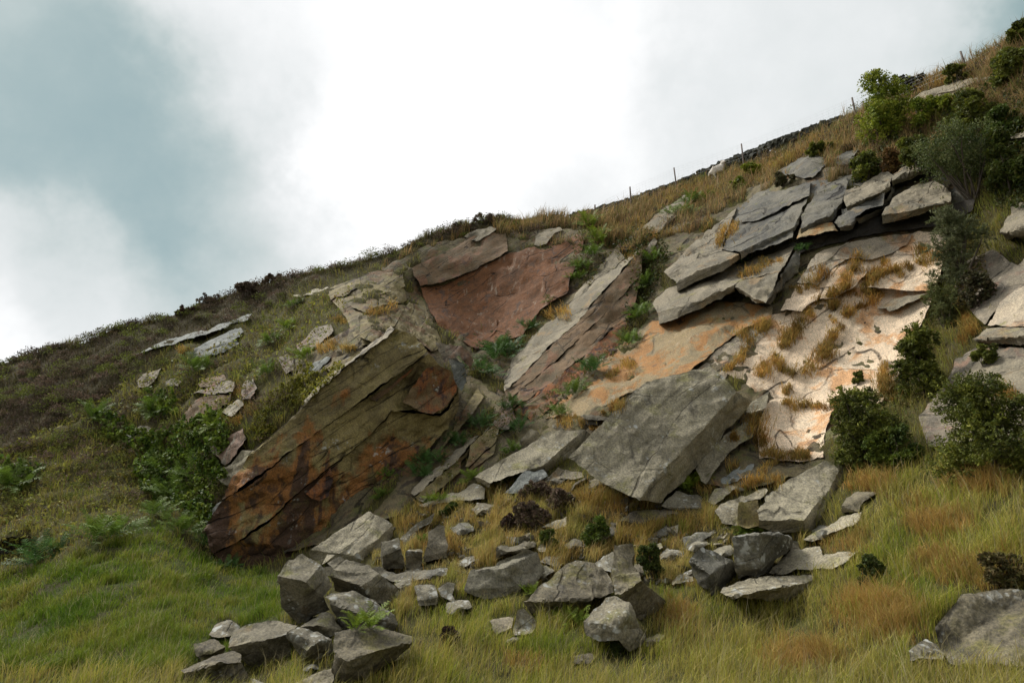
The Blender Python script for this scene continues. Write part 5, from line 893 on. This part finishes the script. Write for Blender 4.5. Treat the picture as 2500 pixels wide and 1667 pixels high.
FERNS = [
 ('bright green fern at the top of the left bank beside the broken olive blocks', 720, 748, 34, 0), ('feathery fern in the middle of the left bank, above the ivy', 700, 805, 46, 2),
 ('yellow-green fern just below the feathery fern on the left bank', 668, 838, 46, 0), ('spreading fern on the left bank right above the ivy', 738, 878, 56, 2), ('low bright fern left of the ivy bank', 655, 910, 48, 0),
 ('deep green fern below the pale blue-grey slab on the left bank', 480, 905, 66, 0), ('fern hanging beside the dark red-brown outcrop', 385, 1010, 66, 0), ('leafy fern above the bramble thicket, left side', 225, 1020, 60, 0),
 ('bright fern between the red-brown outcrop and the pale tilted block', 535, 1040, 60, 2), ('bushy fern at the centre of the bramble thicket', 400, 1150, 74, 0), ('fern at the right side of the bramble thicket', 470, 1165, 70, 0), ('fern at the lower edge of the bramble thicket', 420, 1215, 76, 0),
 ('lower fern where the thicket meets the lawn', 395, 1262, 70, 0), ('fern at the tip of the lawn against the rust-stained cliff', 455, 1300, 66, 0), ('fern drooping at the left foot of the rust-stained cliff', 500, 1335, 60, 1),
 ('big spreading fern on the lawn edge at the far left', 262, 1320, 105, 0), ('dark bushy fern in front of the shadowed rock at the far left', 92, 1380, 92, 1), ('small fern at the left edge below the moorland bank', 40, 1190, 74, 0), ('low fern at the foot of the cliff in the shade', 560, 1385, 44, 1),
 ('blue-green fern at the left end of the hollow below the red face', 1165, 912, 74, 1), ('large blue-green fern below the red face', 1210, 880, 84, 1), ('blue-green fern right under the red face', 1240, 860, 72, 1), ('blue-green fern climbing the edge of the red face', 1290, 805, 50, 1), ('small fern at the lower right edge of the red face', 1345, 740, 34, 0),
 ('fern high on the slope right of the red face', 1440, 555, 60, 2), ('second fern high on the slope right of the red face, lower', 1465, 590, 60, 2), ('fern in the gully right of the red face, upper', 1450, 625, 52, 0), ('fern in the gully right of the red face, middle', 1425, 655, 50, 0), ('fern in the gully right of the red face, lowest', 1410, 685, 46, 0),
 ('fern in the gully between the blocky rib and the heather slope', 1690, 500, 56, 0), ('fern lower down beside the blocky grey rib', 1655, 530, 56, 0), ('fern at the top of the gully beside the long tilted rib', 1600, 640, 56, 0), ('fern in the dark gully right of the long tilted rib', 1580, 700, 58, 0), ('dark fern under the second grey ledge in the gully', 1565, 770, 60, 0), ('lower dark fern in the gully right of the rib', 1535, 840, 58, 0),
 ('broad fern at the bottom end of the long tilted rib', 1450, 910, 74, 1), ('fern below the broad fern, beside the orange wall', 1410, 960, 60, 0), ('small fern above the little stones left of the great slab', 1365, 1015, 54, 0),
 ('blue-green fern left of the long rib, above the grey angular block', 1250, 1000, 56, 1), ('leafy fern hanging beside the brown flank of the rib', 1270, 1045, 58, 1), ('blue-green fern beside the pointed pale tooth', 1175, 1040, 62, 1), ('fern left of the pointed pale tooth', 1120, 1085, 52, 1), ('fern on the ramp below the pointed pale tooth', 1055, 1130, 66, 1), ('fern at the lower edge of the ramp above the flat-topped block', 1020, 1165, 66, 1),
 ('small fern left of the long flat slab', 1250, 1105, 46, 0), ('bright fern at the lower right of the ramp', 1150, 1175, 46, 2), ('bright fern above the olive slab', 1065, 1225, 44, 2), ('fern under the left end of the long flat slab', 1235, 1185, 52, 2),
 ('green fern beneath the great leaning slab on its right', 1700, 1190, 66, 2), ('fern by the narrow lichened slab above the pile', 1035, 1325, 38, 0), ('tall fern in front of the tilted lichened slab of the pile', 905, 1530, 78, 2), ('yellow fern in front of the smooth dark boulder', 1400, 1520, 74, 2), ('bright fern between the red-stained and smooth dark boulders', 1290, 1450, 46, 2),
 ('fern at the left foot of the big tilted block', 1835, 1295, 54, 2), ('fern tucked beneath the upright white-spotted block', 1815, 1300, 46, 0), ('fern in shadow below the dark ledge band', 1965, 610, 34, 1), ('small fern under the lip of the second grey ledge', 1815, 640, 34, 1), ('small fern hanging from the middle of the rust-stained cliff', 940, 1165, 34, 0), ('small fern low on the rust-stained cliff', 930, 1215, 36, 0)]
for f in FERNS: fern(*f)
# ------------------------------------------------------------------ bushes and saplings
bush('gorse_bush', 'big dark gorse bush on the grass left of the right edge, below the cream wall', 2120, 1130, 200, 165, GORSE, n=9500, lumps=26, spiky=.75, asp=.3)
bush('gorse_bush', 'bright green gorse bush at the right foot of the big dark gorse', 2190, 1135, 150, 85, [(.04,.06,.012),(.07,.10,.016),(.11,.15,.02),(.16,.19,.03)], n=5000, lumps=18, spiky=.7, asp=.35)
bush('gorse_bush', 'largest gorse bush, at the right edge above the grassy slope', 2430, 1160, 270, 200, GORSE, n=12000, lumps=30, spiky=.75, asp=.3)
bush('gorse_bush', 'dark gorse bush clinging to the rock right of the cream wall', 2260, 960, 130, 150, GORSE, n=6000, lumps=18, spiky=.7, asp=.3)
bush('gorse_bush', 'small gorse sprig on the cream wall', 2095, 935, 44, 26, GORSE, n=700, lumps=8, spiky=.7)
bush('shrub', 'thin brown shrub beside the purple-grey wall at the right', 2385, 740, 90, 70, [(.06,.055,.03),(.09,.08,.04),(.05,.06,.02)], n=1600, lumps=14, spiky=.8)
bush('shrub', 'low dark shrub on the light grey wall at the right edge', 2405, 890, 100, 38, GORSE, n=1600, lumps=12)
bush('shrub', 'small dark tuft shrub below the low dark shrub at the right edge', 2395, 975, 46, 34, GORSE, n=800, lumps=8)
bush('willow_shrub', 'pale narrow-leaved willow shrub hanging at the right end of the cream wall', 2345, 690, 150, 190, [(.10,.12,.05),(.15,.17,.075),(.20,.21,.11),(.08,.10,.035)], leaf=.16, n=3600, lumps=22, spiky=.85, asp=.14, open_=.5)
bush('willow_shrub', 'lower pale willow shrub beside the thin brown shrub', 2310, 800, 100, 110, [(.10,.12,.04),(.15,.17,.06),(.12,.13,.04)], leaf=.14, n=1800, lumps=16, spiky=.85, asp=.16, open_=.5)
bush('sapling', 'tall yellow-green sapling below the crest at the upper right', 2165, 360, 150, 185, BRIGHT, n=5200, lumps=30, spiky=.75, cat='sapling', asp=.5, leaf=.13)
bush('sapling', 'thin dark sprig of a sapling standing against the sky at the upper right', 2170, 262, 60, 75, [(.05,.055,.02),(.07,.08,.03)], n=420, lumps=7, spiky=.9, cat='sapling', open_=.7)
bush('hawthorn_bush', 'leaning hawthorn with pale leaves above the dark ledge band', 2378, 500, 210, 150, SALLOW, n=6500, lumps=28, spiky=.6, trunk=.8, lean=(-.15, .0), leaf=.075)
bush('bush', 'yellow-green fern-like bush under the long thin ledge at the upper right', 2290, 305, 120, 65, BRIGHT, n=2600, lumps=16)
bush('bush', 'dark round bush on the crest at the top right corner', 2495, 112, 90, 46, GORSE, n=2600, lumps=14)
bush('bush', 'dark green bush at the right edge below the crest', 2475, 205, 110, 80, GORSE, n=4200, lumps=18)
bush('bush', 'dark bush right of the yellow-green fern-like bush', 2390, 330, 130, 100, GORSE, n=4000, lumps=18)
bush('bush', 'bright green bush at the right edge above the hawthorn', 2460, 345, 110, 70, [(.045,.07,.014),(.075,.11,.018),(.11,.14,.025)], n=3000, lumps=16)
bush('bush', 'leafy green bush at the right edge beside the hawthorn', 2470, 480, 100, 160, [(.045,.06,.014),(.075,.10,.018),(.12,.14,.03)], n=4500, lumps=20)
bush('bush', 'small dark bush below the tall yellow-green sapling', 2115, 440, 80, 70, GORSE, n=2200, lumps=14)
bush('bush', 'rusty orange bush on the pale ledge at the upper right', 2180, 425, 60, 56, [(.14,.085,.03),(.20,.11,.035),(.10,.08,.03)], n=2200, lumps=16, mat='heath')
bush('bush', 'dark bush left of the hawthorn, above the pale ledge', 2245, 410, 100, 70, GORSE, n=2600, lumps=14)
bush('bush', 'dark bush left of the rusty orange bush near the outcrop', 2000, 382, 80, 30, GORSE, n=1600, lumps=12)
bush('bush', 'round brown-green bush under the angular outcrop of two beds', 1915, 455, 60, 36, [(.07,.065,.03),(.10,.09,.04),(.06,.06,.025)], n=1200, lumps=10, mat='heath')
bush('bush', 'small dark bush behind the fence corner on the crest, upper right', 2225, 222, 90, 30, [(.05,.05,.03),(.07,.065,.04)], n=2200, lumps=16, mat='heath')
bush('bush', 'dark green bush in front of the long thin ledge at the upper right', 2335, 197, 70, 34, GORSE, n=1300, lumps=10)
bush('bush', 'yellow-green bush on the orange slope below the tallest fence post', 1840, 428, 60, 32, BRIGHT, n=1200, lumps=12)
bush('bush', 'small bright bush left of the dark ledge band, on the orange slope', 1800, 462, 50, 28, BRIGHT, n=800, lumps=10)
bush('heather_bush', 'dark heather bush standing up against the sky at the centre of the crest', 1188, 548, 110, 28, HEA, n=1500, lumps=14, mat='heath', spiky=.9, leaf=.075)
bush('heather_bush', 'small dark heather bush left of the centre crest bush', 1125, 562, 80, 20, HEA, n=800, lumps=10, mat='heath', spiky=.9, leaf=.075)
bush('heather_bush', 'purple-brown heather bush on the left skyline', 512, 745, 95, 26, HEA, n=1500, lumps=12, mat='heath', spiky=.9, leaf=.075)
bush('heather_bush', 'low reddish heather bush left of the purple-brown one on the skyline', 455, 768, 70, 18, [(.09,.05,.035),(.07,.045,.035)], n=800, lumps=10, mat='heath')
bush('heather_bush', 'round dark heather bush on the left skyline, right of the grassy gap', 612, 714, 90, 20, HEA, n=2200, lumps=16, mat='heath')
bush('heather_bush', 'dark heather bush on the skyline above the olive crag', 672, 690, 90, 18, HEA, n=1200, lumps=12, mat='heath')
bush('heather_bush', 'brown heather bush on the talus below the pale rock', 1300, 1290, 130, 62, HEA, n=3800, lumps=20, mat='heath', spiky=.6)
bush('heather_bush', 'second brown heather bush on the talus, upper right of the first', 1370, 1250, 90, 60, HEA, n=2600, lumps=16, mat='heath', spiky=.6)
bush('heather_bush', 'low brown heather bush around the blue-white lichened rock', 1300, 1222, 120, 46, HEA, n=2600, lumps=16, mat='heath', spiky=.6)
bush('heather_bush', 'reddish heather bush at the lower left of the talus heather', 1240, 1300, 70, 46, [(.075,.04,.03),(.06,.04,.03),(.09,.055,.035)], n=1800, lumps=12, mat='heath', spiky=.6)
bush('heather_bush', 'little brown heather tuft on a sunken stone in the foreground grass', 1100, 1570, 58, 34, [(.06,.035,.025),(.045,.03,.022)], n=1500, lumps=10, mat='heath', spiky=.9, leaf=.075)
bush('shrub', 'bright green shrub in the grass above the smooth dark boulder', 1455, 1340, 70, 76, [(.05,.08,.012),(.085,.125,.018),(.13,.16,.03)], n=2400, lumps=16)
bush('shrub', 'green shrub beside the white-lichened stone', 1340, 1350, 56, 56, [(.05,.075,.012),(.085,.115,.02),(.12,.14,.03)], n=1500, lumps=12)
bush('shrub', 'dark green shrub right of the tall blue-white boulder', 1590, 1420, 70, 86, [(.035,.05,.012),(.06,.08,.018),(.09,.115,.025)], n=2400, lumps=16)
bush('shrub', 'dark shrub at the foot of the rounded grey boulder', 1510, 1600, 50, 70, [(.035,.05,.012),(.06,.08,.018)], n=1500, lumps=12)
bush('shrub', 'dark shrub in the grass right of the flat mossy slab', 2130, 1430, 74, 60, [(.035,.05,.012),(.06,.08,.018),(.085,.10,.025)], n=2200, lumps=16)
bush('shrub', 'small green shrub in the grass near the olive slab', 1100, 1260, 56, 34, [(.05,.075,.014),(.085,.115,.02)], n=1200, lumps=10)
bush('shrub', 'dark heathery shrub at the right edge of the lower slope', 2460, 1425, 120, 60, [(.06,.055,.022),(.10,.085,.03),(.13,.10,.04)], n=2600, lumps=16, mat='heath')
# ------------------------------------------------------------------ dry-stone wall behind the crest
WT = np.array([(1395,526),(1430,519),(1455,510),(1500,499),(1530,489),(1600,465),(1660,444),(1706,421),(1761,398),(1809,381),(1877,350),(1959,319),(2013,302),(2060,285)], float)
Vw = []; Lw = []; ow = 0
for i in range(980):
    row = rng.uniform(0, 1); px = rng.uniform(1395, 2060); tpy = np.interp(px, WT[:, 0], WT[:, 1]); sy_ = skyy(px)
    py = tpy + row**1.3*max(6, sy_-tpy+10) + rng.normal(0, 1.2); d = float(depth(np.array([px]), np.array([sy_]))[0]) + .9 + rng.uniform(-.2, .2)
    c = unproj(np.array([px]), np.array([py]), np.array([d]))[0]; s = np.array((rng.uniform(.10, .24), rng.uniform(.1, .2), rng.uniform(.05, .12)))
    th = math.atan2(.45, 1)*.7 + rng.normal(0, .2)
    q = np.array([(x, y, z) for x in (-1, 1) for y in (-1, 1) for z in (-1, 1)], float)*s*rng.uniform(.65, 1.1, (8, 3)); ct, st_ = math.cos(th), math.sin(th)
    q = np.stack([q[:, 0]*ct-q[:, 2]*st_, q[:, 1], q[:, 0]*st_+q[:, 2]*ct], 1) + c; Vw.append(q)
    for f in ((0, 1, 3, 2), (4, 6, 7, 5), (0, 4, 5, 1), (2, 3, 7, 6), (0, 2, 6, 4), (1, 5, 7, 3)): Lw.append([ow+a for a in f])
    ow += 8
wl_ = mesh_np('dry_stone_wall', np.concatenate(Vw), np.array(Lw), np.full(len(Lw), 4), M['wallstone'], False)
recenter(wl_, np.concatenate(Vw).mean(0)); tag(wl_, 'low mossy dry-stone wall climbing along the crest behind the wire fence', 'wall')
# ------------------------------------------------------------------ wire fence
fr = empty('wire_fence'); tag(fr, 'wire mesh fence on thin wooden posts along the crest', 'fence'); tops = []; bots = []
for (px, yb, yt) in [(1452, 524, 504), (1541, 496, 460), (1652, 456, 412), (1817, 408, 353), (2089, 278, 241), (2356, 156, 126), (2600, 20, -10)]:
    d = float(depth(np.array([px]), np.array([skyy(px)]))[0]) - .8; b_ = unproj(np.array([px]), np.array([yb+3]), np.array([d]))[0]; h = (yb-yt+5)*d/F*1.15
    ln = rng.normal(0, .03, 2); tp = b_ + np.array((ln[0]*h, ln[1]*h, h)); v_, q_ = tube([b_-np.array((0, 0, .3)), b_, (b_+tp)/2, tp], .05, .045, 7)
    cap = len(v_); v_ = np.concatenate([v_, tp[None]]); q2 = [list(q) for q in q_]
    L_ = [i for q in q2 for i in q]; S_ = [4]*len(q2)
    for j in range(7): L_ += [cap-7+j, cap-7+(j+1) % 7, cap]; S_.append(3)
    mesh_np('post', v_, L_, S_, M['post'], True, None, fr); tops.append(tp); bots.append(tp-np.array((0, 0, 1.05)))
tb = []
for i in range(len(tops)-1):
    L = np.linalg.norm(tops[i+1]-tops[i])
    for q in (0.04, .2, .36, .52, .7, .9):
        a_, b_ = tops[i]*(1-q)+bots[i]*q, tops[i+1]*(1-q)+bots[i+1]*q; m_ = (a_+b_)/2 - np.array((0, 0, .03*L*.2)); tb.append(tube([a_, m_, b_], .0035, .0035, 3))
    for s in np.arange(.3, L, .32):
        u = s/L; tb.append(tube([tops[i]*(1-u)+tops[i+1]*u - np.array((0, 0, .05)), bots[i]*(1-u)+bots[i+1]*u], .0025, .0025, 3))
build_tubes('wire_mesh', tb, M['wire'], fr)
st = hit(2240, 284)
if st:
    o = build_tubes('stake', [tube([st[0]-np.array((0, 0, .2)), st[0]+np.array((0, 0, .4)), st[0]+np.array((.02, 0, .75))], .03, .025, 6)], M['post']); recenter(o, st[0]); tag(o, 'thin grey wooden stake among bushes under the long thin ledge', 'stake')
# ------------------------------------------------------------------ sheep resting on the crest, facing the viewer
def sheep():
    d = 43.2; g = unproj(np.array([1756.]), np.array([430.]), np.array([d]))[0]; d_ = d
    sp = [((-.50, .1, .48), .17), ((-.25, .08, .55), .27), ((.02, .04, .58), .28), ((.25, 0, .62), .23), ((.36, -.06, .80), .13), ((.40, -.14, .93), .115), ((.42, -.30, .86), .075), ((.42, -.37, .82), .055),
          ((.33, -.13, 1.02), .035), ((.25, -.12, 1.05), .018), ((.48, -.12, 1.02), .035), ((.56, -.11, 1.05), .018),
          ((.22, -.12, .35), .085), ((.22, -.14, .0), .04), ((.26, .12, .35), .085), ((.26, .12, .0), .04), ((-.38, -.04, .32), .10), ((-.44, -.06, .18), .055), ((-.40, -.06, .0), .04), ((-.38, .22, .32), .10), ((-.44, .24, .18), .055), ((-.40, .24, .0), .04), ((-.64, .12, .46), .06), ((-.68, .12, .3), .035)]
    ed = [(0, 1), (1, 2), (2, 3), (3, 4), (4, 5), (5, 6), (6, 7), (5, 8), (8, 9), (5, 10), (10, 11), (3, 12), (12, 13), (3, 14), (14, 15), (0, 16), (16, 17), (17, 18), (0, 19), (19, 20), (20, 21), (0, 22), (22, 23)]
    me = bpy.data.meshes.new('sheep_base'); me.from_pydata([p for p, r in sp], ed, []); o = bpy.data.objects.new('sheep_base', me); COL.objects.link(o)
    sk = o.modifiers.new('skin', 'SKIN'); ss_ = o.modifiers.new('sub', 'SUBSURF'); ss_.levels = 2
    for i, (p, r) in enumerate(sp): me.skin_vertices[0].data[i].radius = (r, r); me.skin_vertices[0].data[i].use_root = (i == 2)
    dg = bpy.context.evaluated_depsgraph_get(); ev = bpy.data.meshes.new_from_object(o.evaluated_get(dg)); bpy.data.objects.remove(o)
    ev.name = 'sheep'; ev.materials.clear(); ev.materials.append(M['wool']); ev.materials.append(M['wire'])
    for p in ev.polygons: p.use_smooth = True
    ob = bpy.data.objects.new('sheep', ev); COL.objects.link(ob); ob.location = g - np.array((0.05, 0.5, .40)); ob.rotation_euler = (0, math.radians(-16), math.radians(6))
    tag(ob, 'white sheep on the crest in front of the dry-stone wall, head turned to the viewer', 'sheep')
    for sx in (-1, 1):
        bpy_v, bpy_q = tube([np.array((.42+sx*.062, -.235, .925)), np.array((.42+sx*.068, -.262, .925))], .016, .012, 6); e_ = mesh_np('eye', bpy_v, np.array(bpy_q).ravel(), np.full(len(bpy_q), 4), M['dark'], True, None, ob)
sheep()
